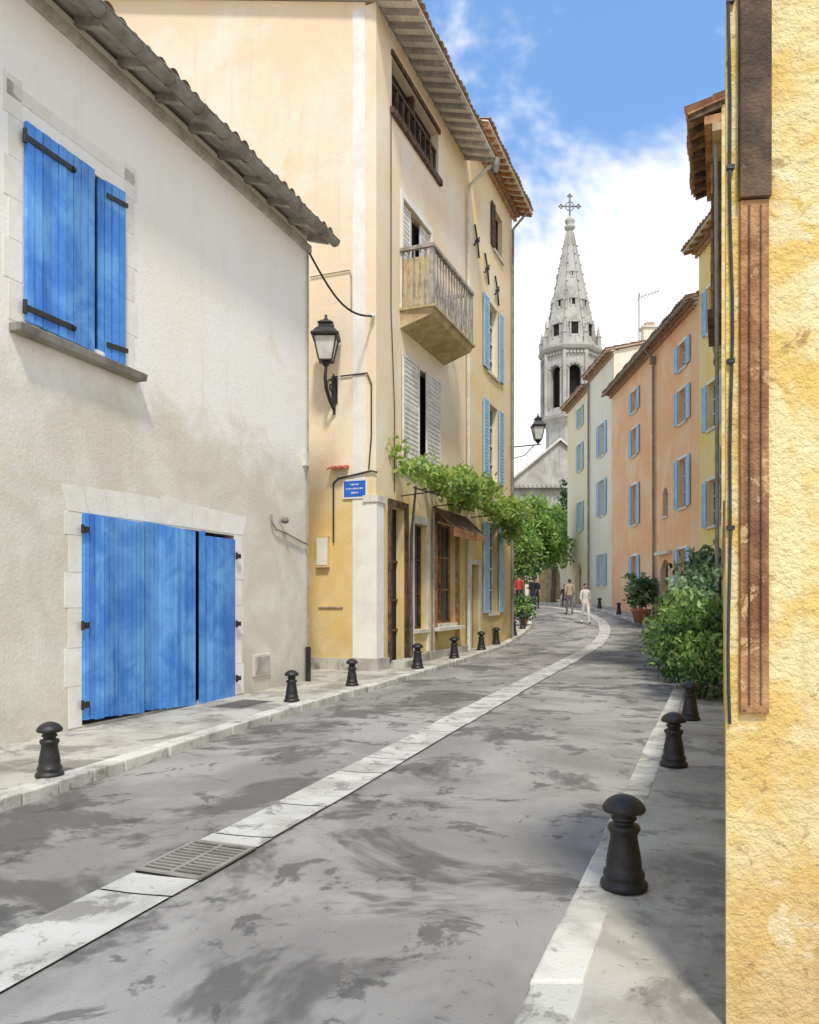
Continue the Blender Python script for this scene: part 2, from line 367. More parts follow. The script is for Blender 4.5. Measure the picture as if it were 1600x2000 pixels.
def gutterpipe(mb,fr,s0,s1,d,z,r,m):
    n=8; prof=[(d+r*math.cos(math.pi+math.pi*i/n),z+r*math.sin(math.pi+math.pi*i/n)) for i in range(n+1)]
    P=[fr.P(s0,a,b) for a,b in prof]+[fr.P(s1,a,b) for a,b in prof]
    mb.add(P,[(i,i+1,n+2+i,n+1+i) for i in range(n)],m,True)
    mb.add([fr.P(s1,a,b) for a,b in prof],[tuple(range(n+1))],m); mb.add([fr.P(s0,a,b) for a,b in prof],[tuple(range(n+1))],m)
    mb.tube([fr.P(s0,d+r,z),fr.P(s1,d+r,z)],.012,m,6)
    s=s0+.3
    while s<s1:
        P=[fr.P(s,d+(r+.008)*math.cos(math.pi+math.pi*i/n),z+(r+.008)*math.sin(math.pi+math.pi*i/n)) for i in range(n+1)]
        mb.tube(P,.012,m,5); s+=.62
def planks(mb,fr,s0,s1,zb0,zb1,z1a,z1b,d0,d1,w,m,gap=.005):
    n=max(1,round((s1-s0)/w)); w=(s1-s0)/n
    for i in range(n):
        a=s0+i*w+gap; b=s0+(i+1)*w-gap; j=random.uniform(-.005,.005)
        f=lambda s,u,v:u+(v-u)*(s-s0)/(s1-s0)
        jb=random.uniform(-.010,.006)
        mb.box8([fr.P(a,d0,f(a,zb0,zb1)+jb),fr.P(b,d0,f(b,zb0,zb1)+jb),fr.P(b,d1+j,f(b,zb0,zb1)+jb),fr.P(a,d1+j,f(a,zb0,zb1)+jb),
                 fr.P(a,d0,f(a,z1a,z1b)),fr.P(b,d0,f(b,z1a,z1b)),fr.P(b,d1+j,f(b,z1a,z1b)),fr.P(a,d1+j,f(a,z1a,z1b))],m)

# ---------------------------------------------------------------- white house (left)
A=F((-4.29,8.25),(2.35,6.31)); wh=root('white_house',(-4.29,8.25,.1))
mb=MB(); ops=[(1.03,4.28,.13,2.66),(.22,1.70,4.72,6.86)]
wallcells(mb,A,-5.5,6.74,-.1,8.5,ops,M['white']); body(mb,A,-5.5,6.74,7,-.1,8.5,.3,M['white'])
mb.obj('walls',wh)
roof(wh,A,-5.7,6.86,7.1,8.5,.5,.3,M['greywood'],rstep=.7)
mb=MB(); gutterpipe(mb,A,-5.7,6.92,.50,8.42,.10,M['gutter'])
mb.fb(A,-5.6,6.8,.001,.06,8.22,8.36,M['greywood']); mb.obj('gutter',wh)
mb=MB(); mb.fb(A,1.032,4.278,-.25,-.2,.132,2.65,M['dark'])
mb.fb(A,1.06,3.26,-.03,-.006,.2,2.64,M['dark']); mb.fb(A,3.43,4.25,-.07,-.035,.15,2.58,M['dark'])
planks(mb,A,1.03,2.10,.20,.15,2.68,2.66,.0,.045,.082,M['blue'])
planks(mb,A,2.122,3.20,.17,.10,2.68,2.64,.006,.05,.082,M['blue'])
planks(mb,A,3.44,4.28,.10,.06,2.60,2.60,-.03,.015,.082,M['blue'])
mb.fb(A,3.345,3.41,.0,.065,.10,2.66,M['blue'])
mb.obj('gate_leaves',wh)
mb=MB()
for (s,z) in((.98,.35),(.98,1.3),(.98,2.45),(4.26,.35),(4.26,1.22),(4.26,2.3)):
    mb.fb(A,s,s+.10,.05,.075,z,z+.07,M['iron']); mb.tube([A.P(s+.0,.06,z-.02),A.P(s+.0,.06,z+.09)],.02,M['iron'])
mb.obj('gate_hinges',wh)
mb=MB(); z=.12; i=0
while z<2.6:
    h=random.uniform(.40,.55); h=min(h,2.68-z); w=.27 if i%2 else .21
    mb.fb(A,1.025-w,1.025,.001,.006,z+.004,z+h-.004,M['whitetrim'])
    w=.21 if i%2 else .26
    mb.fb(A,4.285,4.285+w,.001,.006,z+.004,z+h-.004,M['whitetrim']); z+=h;i+=1
nv=11; x0,x1=.80,4.53
for i in range(nv):
    a=x0+(x1-x0)*i/nv; b=x0+(x1-x0)*(i+1)/nv; c=(x0+x1)/2
    sk=lambda s:(s-c)*.06
    top=2.98+.05*math.sin(math.pi*(i+.5)/nv)+(.04 if i==nv//2 else 0)
    mb.box8([A.P(a+.004,.001,2.69),A.P(b-.004,.001,2.69),A.P(b-.004,.006,2.69),A.P(a+.004,.006,2.69),
             A.P(a+.004+sk(a),.001,top),A.P(b-.004+sk(b),.001,top),A.P(b-.004+sk(b),.006,top),A.P(a+.004+sk(a),.006,top)],M['whitetrim'])
mb.obj('gate_surround',wh)
mb=MB(); mb.fb(A,.222,1.698,-.25,-.2,4.722,6.858,M['dark']); mb.fb(A,.24,1.2,-.03,.0,4.74,6.84,M['dark'])
planks(mb,A,.17,1.20,4.70,4.66,6.88,6.88,.01,.045,.114,M['blue'])
h0=A.P(1.73,.03,0); ang=math.radians(10); tt=Vector((A.t.x,A.t.y))*-1
ca,sa=math.cos(ang),math.sin(ang); tr=Vector((tt.x*ca+tt.y*sa, -tt.x*sa+tt.y*ca))
B2=F((h0.x,h0.y),(tr.x,tr.y)); B2.n=-B2.n
planks(mb,B2,.0,.43,4.66,4.64,6.86,6.88,-.01,.03,.105,M['blue'])
mb.obj('shutters',wh); mb=MB()
for z in(4.80,6.66):
    mb.fb(A,.13,.82,.051,.064,z,z+.065,M['iron']); mb.tube([A.P(.82,.052,z+.032),A.P(.86,.052,z+.032)],.035,M['iron'])
    mb.tube([A.P(.14,.06,z-.04),A.P(.14,.06,z+.11)],.024,M['iron'])
    mb.fb(B2,-.02,.30,.036,.048,z,z+.06,M['iron'])
mb.obj('shutter_hinges',wh); mb=MB()
mb.box8([A.P(-.02,.0,4.52),A.P(2.0,.0,4.50),A.P(2.0,.16,4.50),A.P(-.02,.16,4.52),A.P(-.02,.0,4.62),A.P(2.0,.0,4.60),A.P(2.0,.18,4.59),A.P(-.02,.18,4.61)],M['gutter'])
mb.obj('window_sill',wh,bevel=.01); mb=MB()
z=4.66;i=0
while z<6.9:
    w=.24 if i%2 else .18; mb.fb(A,1.76,1.76+w,.001,.006,z,z+.43,M['whitetrim']); mb.fb(A,.155-w,.155,.001,.006,z,z+.43,M['whitetrim']); z+=.44;i+=1
mb.fb(A,-.05,1.95,.001,.006,7.06,7.22,M['whitetrim'])
mb.obj('window_surround',wh)
mb=MB(); mb.fb(A,4.82,5.34,.001,.035,.36,.72,M['stonewhite']); mb.fb(A,4.86,5.30,.0355,.045,.40,.68,M['greywood']); mb.obj('meter_box',wh,bevel=.008)
mb=MB()
pts=[A.P(5.35,.05,3.12),A.P(5.36,.05,2.98),A.P(5.5,.05,2.87),A.P(5.9,.05,2.82),A.P(6.4,.05,2.72),A.P(6.72,.04,2.68)]
mb.tube(pts,.018,M['conduit']); mb.lathe(A.P(5.72,.10,2.98),[(0,.0),(.06,.02),(.07,.07),(.04,.12),(0,.13)],M['gutter'],12)
mb.fb(A,6.55,6.70,.001,.08,4.15,4.42,M['stonewhite'])
mb.tube([A.P(6.66,.06,.1),A.P(6.66,.06,.75)],.05,M['iron']); mb.tube([A.P(6.68,.045,.76),A.P(6.68,.045,8.3)],.018,M['conduit'],6)
mb.obj('wall_fittings',wh)
mb=MB(); mb.fb(A,1.7,2.3,-1.6,-1.0,8.6,9.95,M['peach2']); mb.fb(A,1.62,2.38,-1.68,-.92,9.952,10.04,M['tile']); mb.obj('chimney',wh)

# ---------------------------------------------------------------- balcony house
C=F((-.72,16.6),(.4,1.0)); GF=F((-.72,16.6),(.9285,-.3714))
bh=root('balcony_house',(-.72,16.6,.1)); ze=14.55; S1=6.35
mb=MB(); ops=[(.75,1.6,-.1,3.75),(3.75,5.4,1.0,3.7),(.85,4.0,12.75,13.95),(1.5,3.4,8.36,11.05),(1.75,3.75,5.0,7.35),(2.15,3.1,.9,3.5)]
wallcells(mb,C,0,S1,-.1,ze,ops,M['peach']); body(mb,C,.001,S1,11,-.1,ze,.3,M['peach']); mb.obj('walls',bh)
roof(bh,C,-.25,S1+.05,11.1,ze,.95,.3,M['whitetrim'],rstep=.42,rmat=M['greywood'])
mb=MB()
mb.fb(C,.852,3.998,-.259,-.22,12.752,13.948,M['dark'])
mb.fb(C,.75,4.1,.001,.09,12.60,12.748,M['darkwood']); mb.fb(C,.8,4.05,.001,.05,13.952,14.07,M['darkwood'])
for i in range(9): mb.fb(C,.95+i*.37,1.01+i*.37,-.12,-.06,12.76,13.45,M['darkwood'])
mb.fb(C,.86,3.99,-.13,-.05,13.452,13.52,M['darkwood']); mb.fb(C,2.3,2.42,-.2,-.05,13.522,13.945,M['darkwood'])
mb.fb(C,1.502,3.398,-.259,-.22,8.362,11.048,M['dark'])
shutter(mb,C,1.52,2.12,8.4,11.0,M['whitewood'],-.08); shutter(mb,C,2.78,3.38,8.4,11.0,M['whitewood'],-.08)
mb.fb(C,2.42,2.48,-.2,-.16,8.4,11.0,M['whitewood'])
mb.fb(C,1.38,1.499,.001,.03,8.405,11.2,M['whitetrim']); mb.fb(C,3.401,3.52,.001,.03,8.405,11.2,M['whitetrim']); mb.fb(C,1.5,3.4,.001,.03,11.051,11.2,M['whitetrim'])
mb.fb(C,1.752,3.748,-.259,-.2,5.002,7.348,M['dark'])
shutter(mb,C,1.40,2.45,5.0,7.38,M['whitewood'],.03); shutter(mb,C,2.95,4.0,5.0,7.38,M['whitewood'],.03)
mb.fb(C,1.3,4.1,.001,.12,4.86,4.99,M['stonewhite'])
mb.fb(C,.752,1.598,-.25,-.2,.1,3.748,M['dark']); mb.fb(C,.62,.748,.001,.06,.27,3.9,M['darkwood']); mb.fb(C,1.602,1.75,.001,.06,.27,3.9,M['darkwood']); mb.fb(C,.75,1.6,.001,.06,3.752,3.9,M['darkwood'])
mb.fb(C,1.15,1.19,-.19,-.15,.12,3.7,M['darkwood'])
for zz in(.9,1.6,2.5): mb.fb(C,.76,1.59,-.19,-.16,zz,zz+.05,M['darkwood'])
window(mb,C,3.75,5.4,1.0,3.7,M['wood'],3); mb.fb(C,3.55,3.748,.001,.07,.5,3.95,M['wood']); mb.fb(C,5.402,5.6,.001,.07,.5,3.95,M['wood'])
mb.fb(C,3.75,5.4,.001,.09,3.702,3.95,M['wood']); mb.fb(C,3.5,5.65,.001,.22,.82,.908,M['stonewhite'])
window(mb,C,2.15,3.1,.9,3.5,M['darkwood'],3); mb.fb(C,2.0,2.148,.001,.05,.32,3.7,M['stonewhite']); mb.fb(C,3.102,3.25,.001,.05,.32,3.7,M['stonewhite']); mb.fb(C,2.15,3.1,.001,.05,3.502,3.7,M['stonewhite'])
mb.obj('windows_and_shopfront',bh)
mb=MB(); mb.box8([C.P(3.3,.10,3.98),C.P(6.1,.10,3.98),C.P(6.1,.11,4.02),C.P(3.3,.11,4.02),C.P(3.3,.65,3.45),C.P(6.1,.65,3.45),C.P(6.1,.66,3.49),C.P(3.3,.66,3.49)],M['darkwood'])
mb.box8([C.P(3.3,.66,3.25),C.P(6.1,.66,3.25),C.P(6.1,.67,3.25),C.P(3.3,.67,3.25),C.P(3.3,.66,3.48),C.P(6.1,.66,3.48),C.P(6.1,.67,3.48),C.P(3.3,.67,3.48)],M['wood'])
mb.obj('awning',bh)
mb=MB(); b0,b1,bd=1.35,4.45,.82
mb.box8([C.P(b0,.001,7.95),C.P(b1,.001,7.95),C.P(b1-.05,bd-.06,8.20),C.P(b0+.05,bd-.06,8.20),C.P(b0,.001,8.34),C.P(b1,.001,8.34),C.P(b1,bd,8.34),C.P(b0,bd,8.34)],M['balc'])
mb.fb(C,b0-.04,b1+.04,.0,bd+.05,8.341,8.40,M['balc'])
mb.fb(C,b0-.03,b1+.03,bd-.08,bd+.02,9.72,9.80,M['balgrey'])
mb.fb(C,b0-.03,b0+.07,.0,bd-.082,9.72,9.80,M['balgrey']); mb.fb(C,b1-.07,b1+.03,.0,bd-.082,9.72,9.80,M['balgrey'])
for (s,d) in((b0,bd-.10),(b1-.10,bd-.10)): mb.fb(C,s+.001,s+.101,d,d+.10,8.401,9.719,M['balgrey'])
prof=[(.024,0),(.032,.05),(.020,.1),(.036,.42),(.030,.6),(.018,.85),(.018,1.0),(.030,1.12),(.022,1.2),(.03,1.32)]
n=15
for i in range(1,n): mb.lathe(C.P(b0+(b1-b0)*i/n,bd-.04,8.40),prof,M['balgrey'],8)
for sx in(b0+.04,b1-.04):
    for i in range(5): mb.lathe(C.P(sx,.06+i*.14,8.40),prof,M['balgrey'],8)
mb.fb(C,b0+.035,b0+.045,.02,bd-.11,8.42,9.55,M['balc'])
mb.obj('balcony',bh)
mb=MB(); mb.fb(GF,-.56,-.26,.001,.012,.36,ze-.05,M['whitetrim'])
mb.fb(GF,-.255,.022,.001,.022,.36,3.75,M['whitetrim']); mb.fb(C,.0,.36,.001,.022,.36,3.75,M['whitetrim']); mb.fb(GF,-.30,.05,.0,.05,3.752,3.9,M['stonewhite']); mb.fb(C,.0,.42,.001,.05,3.752,3.9,M['stonewhite'])
mb.fb(GF,-2.6,.06,.001,.06,.1,.355,M['pave']); mb.fb(C,.0,.6,.001,.06,.1,.355,M['pave']); mb.fb(C,1.8,6.3,.001,.10,.1,.3,M['pave']); mb.fb(C,.7,1.7,.0,.4,.1,.26,M['kerb'])
mb.obj('pilaster_and_plinth',bh)
mb=MB()
mb.tube([C.P(6.38,.95,ze-.25),C.P(6.38,.6,ze-.45),C.P(6.38,.12,ze-.8),C.P(6.38,.09,ze-1.2),C.P(6.38,.09,4.2),C.P(6.38,.09,.15)],.055,M['stonewhite'],10)
mb.lathe(C.P(6.38,.9,ze-.45),[(.05,-.15),(.12,.05),(.13,.25)],M['gutter'],12)
mb.tube([C.P(3.4,.08,3.9),C.P(3.4,.08,.2)],.035,M['conduit'],8)
mb.tube([C.P(.75,.03,12.6),C.P(.75,.03,8.2),C.P(.95,.03,6.0),C.P(.95,.03,4.1)],.012,M['cable'],5)
mb.obj('downpipes',bh)
mb=MB()
mb.tube([GF.P(-1.6,.03,8.85),GF.P(-.62,.03,8.85),GF.P(-.58,.03,8.7),GF.P(-.58,.03,8.0)],.014,M['conduit'],6)
mb.tube([GF.P(-.85,.03,6.55),GF.P(-.2,.03,6.55),GF.P(-.1,.03,6.3),GF.P(-.1,.03,5.2),GF.P(-.16,.04,4.45)],.016,M['cable'],6)
mb.tube([GF.P(-1.02,.03,2.9),GF.P(-1.02,.03,4.2),GF.P(-.9,.03,4.3),GF.P(-.1,.04,4.42),GF.P(.04,.04,4.38)],.022,M['cable'],6)
mb.fb(GF,-1.42,-1.12,.001,.10,2.35,3.05,M['peach2']); mb.fb(GF,-1.40,-1.14,.101,.108,2.4,3.0,M['whitetrim'])
mb.fb(GF,-1.4,-.8,.001,.03,1.45,1.48,M['conduit'])
mb.obj('gable_fittings',bh)
mb=MB()
for i in range(3):
    c=[]
    for q in range(7):
        a=math.pi*q/6; c.append((-1.02+i*.15-.075*math.cos(a),.05*math.sin(a)))
    mb.add([GF.P(x,.0,4.55+h) for x,h in c]+[GF.P(x,.22,4.47+h) for x,h in c]+[GF.P(x*.999,.22,4.45+h) for x,h in c],[(q,q+1,q+8,q+7) for q in range(6)]+[(q+7,q+8,q+15,q+14) for q in range(6)],M['red'])
mb.obj('tile_hood',bh)
mb=MB(); p0=A.P(6.74,.02,8.25); p1=GF.P(-.05,.06,7.75); n=14
mb.tube([p0.lerp(p1,i/n)+Vector((0,0,-.38*math.sin(math.pi*i/n))) for i in range(n+1)],.022,M['cable'],6)
mb.lathe(GF.P(-.05,.08,7.75),[(0,-.06),(.05,-.04),(.05,.05),(0,.07)],M['signwhite'],10)
mb.obj('overhead_cable')

# ---------------------------------------------------------------- peach house (left, further)
yh=root('peach_house',(2.0,22.5,.1)); ze2=15.6; S2=11.85
mb=MB(); ops=[(9.4,10.5,13.2,14.6),(8.7,9.9,9.0,11.3),(8.7,9.9,5.5,8.0),(8.7,9.9,1.2,4.1),(6.9,7.7,.0,2.7)]
wallcells(mb,C,S1+.002,S2,-.1,ze2,ops,M['peach2']); body(mb,C,S1+.003,S2,11,-.1,ze2,.3,M['peach2']); mb.obj('walls',yh)
roof(yh,C,S1-.1,S2+.3,11.1,ze2,.75,.3,M['whitetrim'],rstep=.42,genoise=2,rmat=M['wood'])
mb=MB()
window(mb,C,9.4,10.5,13.2,14.6,M['darkwood'],2); shutter(mb,C,9.0,9.39,13.2,14.6,M['darkwood'])
for (a,b) in((9.0,11.3),(5.5,8.0),(1.2,4.1)):
    window(mb,C,8.7,9.9,a,b,M['whitewood'],4); shutter(mb,C,8.1,8.69,a,b,M['ltblue']); shutter(mb,C,9.91,10.5,a,b,M['ltblue'])
mb.fb(C,6.9,7.7,-.25,-.2,0,2.7,M['darkwood']); mb.fb(C,6.75,6.899,.001,.03,.1,2.85,M['stonewhite']); mb.fb(C,7.701,7.85,.001,.03,.1,2.85,M['stonewhite']); mb.fb(C,6.9,7.7,.001,.03,2.702,2.85,M['stonewhite'])
mb.obj('windows_and_shutters',yh)
mb=MB(); mb.tube([C.P(11.6,.6,ze2-.3),C.P(11.6,.1,ze2-.8),C.P(11.6,.08,.3)],.05,M['gutter'],8); mb.obj('downpipe',yh)
for (s,z) in((7.35,12.55),(8.45,12.15),(9.65,11.9)):
    mb=MB(); L=.42
    mb.tube([C.P(s-.22,.05,z+L),C.P(s,.07,z),C.P(s+.22,.05,z-L)],.03,M['iron'],6); mb.tube([C.P(s+.24,.05,z+L*.5),C.P(s,.08,z),C.P(s-.24,.05,z-L*.5)],.03,M['iron'],6)
    mb.lathe(C.P(s,.07,z-.04),[(0,0),(.07,.02),(.07,.07),(0,.09)],M['iron'],8); mb.obj('iron_tie_anchor',yh)

# ---------------------------------------------------------------- street sign
sg=root('street_name_sign',GF.P(-.5,.03,4.05)); mb=MB()
mb.fb(GF,-.80,-.20,.024,.034,3.84,4.27,M['signwhite']); mb.fb(GF,-.76,-.24,.0345,.037,3.88,4.23,M['signblue']); mb.obj('plate',sg,bevel=.003)
mb=MB()
for (row,a,b) in((4.15,-.60,-.40),(4.06,-.70,-.30),(3.97,-.58,-.42)):
    s=a
    while s<b:
        w=random.uniform(.012,.03); h=random.uniform(.02,.04)
        mb.fb(GF,s,s+w,.0375,.039,row-h/2,row+h/2,M['signwhite']); s+=w+random.uniform(.01,.02)
mb.obj('lettering',sg)

# ---------------------------------------------------------------- street lamps
def lamp(fr,s,z,out,arm,H=1.05,W_=1.0):
    base=fr.P(s,0,z); r=root('street_lamp',base); I=M['iron']; mb=MB()
    if arm=='scroll':
        mb.tube([fr.P(s,.03,z-1.0),fr.P(s,.04,z-.3)],[.03,.045],I,8); mb.fb(fr,s-.07,s+.07,.001,.03,z-.75,z-.15,I)
        pts=[fr.P(s,.04,z-.9),fr.P(s,out*.55,z-.74),fr.P(s,out*.95,z-.52),fr.P(s,out*1.08,z-.3),fr.P(s,out,z-.1),fr.P(s,out,z)]
        mb.tube(pts,[.035,.04,.045,.04,.035,.04],I,8)
        sp=[]
        for i in range(20):
            a=i*.42; rr=.17*(1-i/24); sp.append(fr.P(s,out*.42+rr*math.cos(a),z-.42+rr*math.sin(a)))
        mb.tube(sp,.022,I,6)
        mb.tube([fr.P(s,.04,z-.45),fr.P(s+.12,.12,z-.3),fr.P(s+.05,.2,z-.15)],.018,I,6)
    else:
        mb.tube([fr.P(s,0,z-.12),fr.P(s,out+.1,z-.10)],.022,I,6); mb.tube([fr.P(s,0,z-.55),fr.P(s,out*.5,z-.45),fr.P(s,out*.85,z-.12)],.016,I,6)
        mb.tube([fr.P(s,out,z-.1),fr.P(s,out,z)],.03,I,6)
    mb.obj('bracket',r); mb=MB(); c=fr.P(s,out,z); q=math.pi/4; k=H/1.05; x=W_*k
    mb.lathe(c,[(.0,-.05),(.05,-.04),(.09,.0),(.10,.03)],I,12)
    mb.lathe(c,[(.02,.03),(.15*x,.05),(.15*x,.08)],I,4,q,False)
    for i in range(4):
        a=q+i*math.pi/2
        mb.tube([c+Vector((.15*x*math.cos(a),.15*x*math.sin(a),.06)),c+Vector((.26*x*math.cos(a),.26*x*math.sin(a),.55*k))],.018,I,5)
    mb.lathe(c,[(.27*x,.53*k),(.31*x,.55*k),(.32*x,.59*k),(.28*x,.62*k),(.20*x,.72*k),(.15*x,.76*k),(.15*x,.82*k),(.18*x,.84*k),(.10*x,.90*k),(.05*k,.93*k)],I,4,q,False)
    mb.lathe(c,[(.04*k,.90*k),(.05*k,.95*k),(.02*k,.98*k),(.035*k,1.01*k),(0,1.06*k)],I,8)
    mb.obj('lantern_frame',r); mb=MB()
    mb.lathe(c,[(.0,.085),(.135*x,.085),(.245*x,.53*k),(0,.535*k)],M['lampglass'],4,q,False); mb.obj('lantern_glass',r)
    mb=MB(); mb.lathe(c,[(0,.1),(.03,.1),(.05,.2),(.04,.33),(0,.36)],M['signwhite'],10); mb.obj('bulb',r)
lamp(GF,-1.0,6.72,.42,'scroll',1.08,1.3)
lamp(C,11.7,7.2,.98,'arm',1.0,1.15)

# ---------------------------------------------------------------- bollards
def bollard(x,y,sz=.9):
    z=g(y)+.107; mb=MB()
    pf=[(0,0),(.135,0),(.14,.015),(.135,.035),(.118,.045),(.115,.06),(.122,.075),(.118,.095),(.104,.11),(.104,.15),(.093,.22),(.080,.29),(.080,.32),(.090,.335),(.097,.352),(.090,.370),(.066,.378),(.058,.393),(.072,.402),(.078,.414),(.066,.426),(.062,.438),(.09,.443),(.120,.452),(.127,.466),(.120,.488),(.098,.514),(.065,.536),(.03,.548),(0,.55)]
    mb.lathe((x,y,z),[(a*sz,b*sz) for a,b in pf],M['iron'],32); mb.obj('bollard')
for (x,y) in((1.15,4.12),(2.45,7.12),(3.6,9.85)): bollard(x,y,.9)
for (x,y) in((-3.14,6.7),(-1.78,11.6),(-1.03,13.75)): bollard(x,y,.86)
for (x,y) in((.18,17.1),(1.17,20.1),(2.15,23.0),(2.85,25.2),(3.85,28.4),(4.55,30.9),(9.95,36.5),(9.9,40)): bollard(x,y,1.02)

# ---------------------------------------------------------------- foliage
def foliage(name,blobs,n,size,m,parent=None,clump=.22,seed=1,up=.3):
    rnd=random.Random(seed); V=[];Fc=[];mi=[]
    tot=sum(b[1][0]*b[1][1]*b[1][2] for b in blobs)
    for (c,r,mm) in blobs:
        k=int(n*(r[0]*r[1]*r[2])/tot); ncl=max(5,int(k/26)); cl=[]
        for _ in range(ncl):
            while True:
                v=Vector((rnd.gauss(0,1),rnd.gauss(0,1),rnd.gauss(0,1)))
                if v.length>.01: break
            v.normalize(); v*=rnd.uniform(.35,1.12)
            cl.append((Vector((c[0]+v.x*r[0],c[1]+v.y*r[1],c[2]+v.z*r[2])),v,rnd.random()))
        for _ in range(k):
            cc,v,q=cl[rnd.randrange(ncl)]
            p=cc+Vector((rnd.gauss(0,clump),rnd.gauss(0,clump),rnd.gauss(0,clump*.7)))
            d=Vector((rnd.gauss(0,1)+v.x,rnd.gauss(0,1)+v.y,rnd.gauss(0,.8)+up)).normalized()
            a=d.orthogonal().normalized(); a.rotate(Matrix.Rotation(rnd.uniform(0,6.28),3,d)); b=d.cross(a)
            s=size*rnd.uniform(.6,1.3); i=len(V)
            V+= [p-a*s,p-b*s*.45+a*s*.1,p+a*s,p+b*s*.45+a*s*.1]; Fc.append((i,i+1,i+2,i+3))
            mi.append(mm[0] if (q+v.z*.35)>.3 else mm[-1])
    mats=list(dict.fromkeys(mi)); me=bpy.data.meshes.new(name); me.from_pydata([tuple(v) for v in V],[],Fc)
    for x in mats: me.materials.append(M[x])
    me.polygons.foreach_set('material_index',[mats.index(x) for x in mi])
    o=bpy.data.objects.new(name,me); sc.collection.objects.link(o)
    if parent: attach(o,parent)
    return o
vr=root('climbing_vine',C.P(1.7,.2,.1)); bl=[]
rv=random.Random(3)
for i in range(20):
    s=1.0+i*.48; zc=4.62+.14*math.sin(i*1.3)-(.25 if i>13 else 0)+rv.uniform(-.12,.12)
    p=C.P(s,.45+rv.uniform(-.1,.25),zc); r=rv.uniform(.26,.50); bl.append((p,(r,r,r*.8),('leafV','leafB')))
bl.append((C.P(.75,.15,5.1),(.16,.16,.45),('leafV','leafB'))); bl.append((C.P(9.8,.5,3.9),(.4,.4,.35),('leafV','leafB')))
foliage('leaves',bl,7500,.085,'',vr,.12,5)
mb=MB()
mb.tube([C.P(1.75,.12,.3),C.P(1.78,.1,1.8),C.P(1.72,.14,3.2),C.P(1.6,.3,4.3)],[.05,.045,.035,.025],M['bark'],7)
mb.tube([C.P(1.2,.4,4.2),C.P(4,.5,4.25),C.P(7,.5,4.25),C.P(10,.5,4.1)],.02,M['bark'],6)
for s in(1.4,3.6,6.6,9.6): mb.tube([C.P(s,0,4.05),C.P(s,.9,4.12)],.015,M['iron'],5)
mb.obj('stems',vr)
def bush(name,base,blobs,n,size,clump,seed):
    r=root(name,base); foliage('leaves',blobs,n,size,'',r,clump,seed); mb=MB(); rb=random.Random(seed)
    for (c,rad,mm) in blobs:
        for _ in range(4):
            e=Vector(c)+Vector((rb.uniform(-.5,.5)*rad[0],rb.uniform(-.5,.5)*rad[1],rb.uniform(-.1,.6)*rad[2]))
            b=Vector(base)+Vector((rb.uniform(-.15,.15),rb.uniform(-.15,.15),0)); b.x=b.x*.5+c[0]*.5; b.y=b.y*.5+c[1]*.5
            mb.tube([b,b.lerp(e,.5)+Vector((rb.uniform(-.1,.1),rb.uniform(-.1,.1),.1)),e],[.025,.018,.008],M['bark'],5)
    mb.obj('stems',r)
LB=('leafB','leafD')
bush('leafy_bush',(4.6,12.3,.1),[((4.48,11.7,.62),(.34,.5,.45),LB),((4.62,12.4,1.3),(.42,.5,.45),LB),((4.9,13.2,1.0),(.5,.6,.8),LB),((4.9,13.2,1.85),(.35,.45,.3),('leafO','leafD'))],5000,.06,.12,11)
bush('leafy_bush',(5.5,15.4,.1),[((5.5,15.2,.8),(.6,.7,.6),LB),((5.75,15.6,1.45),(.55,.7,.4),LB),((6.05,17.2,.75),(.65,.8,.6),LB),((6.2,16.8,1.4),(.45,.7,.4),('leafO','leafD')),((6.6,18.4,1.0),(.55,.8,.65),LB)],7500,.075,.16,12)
bush('oleander_bush',(6.2,16.9,.1),[((6.4,16.6,2.15),(.36,.5,.55),('leafO','leafD')),((6.1,15.8,2.0),(.26,.4,.5),('leafO','leafD'))],2000,.11,.17,13)
def potted(name,x,y,pr_,h,w,lm,n,size,seed):
    z=g(y)+.1; r=root(name,(x,y,z)); mb=MB()
    mb.lathe((x,y,z),[(0,0),(pr_*.65,0),(pr_*.95,pr_*1.2),(pr_*1.08,pr_*1.22),(pr_*1.08,pr_*1.42),(pr_*.95,pr_*1.42),(pr_*.9,pr_*1.3),(0,pr_*1.3)],M['pot'],20); mb.obj('pot',r)
    foliage('leaves',[((x,y,z+pr_*1.4+h*.5),(w,w,h*.5),lm)],n,size,'',r,.12,seed,.9)
    mb=MB(); rb=random.Random(seed)
    for _ in range(8): mb.tube([(x,y,z+pr_),(x+rb.uniform(-w,w)*.6,y+rb.uniform(-w,w)*.6,z+pr_*1.4+h*.7)],[.018,.008],M['bark'],5)
    mb.obj('stems',r)
potted('potted_plant',9.95,33.0,.42,1.5,.68,('leafO','leafD'),1700,.12,21)
potted('potted_plant',5.05,34.0,.22,.8,.38,LB,900,.08,22)
potted('potted_plant',4.75,32.0,.2,.6,.35,LB,700,.08,23)
def tree(name,base,blobs,n,size,seed,tr=.18,clump=.35):
    r=root(name,base); foliage('crown',blobs,n,size,'',r,clump,seed); mb=MB(); b=Vector(base); cz=sum(x[0][2] for x in blobs)/len(blobs)
    fork=Vector((b.x+.1,b.y,b.z+(cz-b.z)*.5)); mb.tube([b-Vector((0,0,.1)),b.lerp(fork,.5)+Vector((.06,0,0)),fork],[tr*1.2,tr,tr*.8],M['bark'],9)
    for (c,rad,mm) in blobs:
        e=Vector(c); mb.tube([fork,fork.lerp(e,.5)+Vector((0,0,.2)),e],[tr*.55,tr*.35,tr*.12],M['bark'],6)
    mb.obj('trunk',r)
LT=('leafT','leafB')
def gz(y): return g(y)+.05
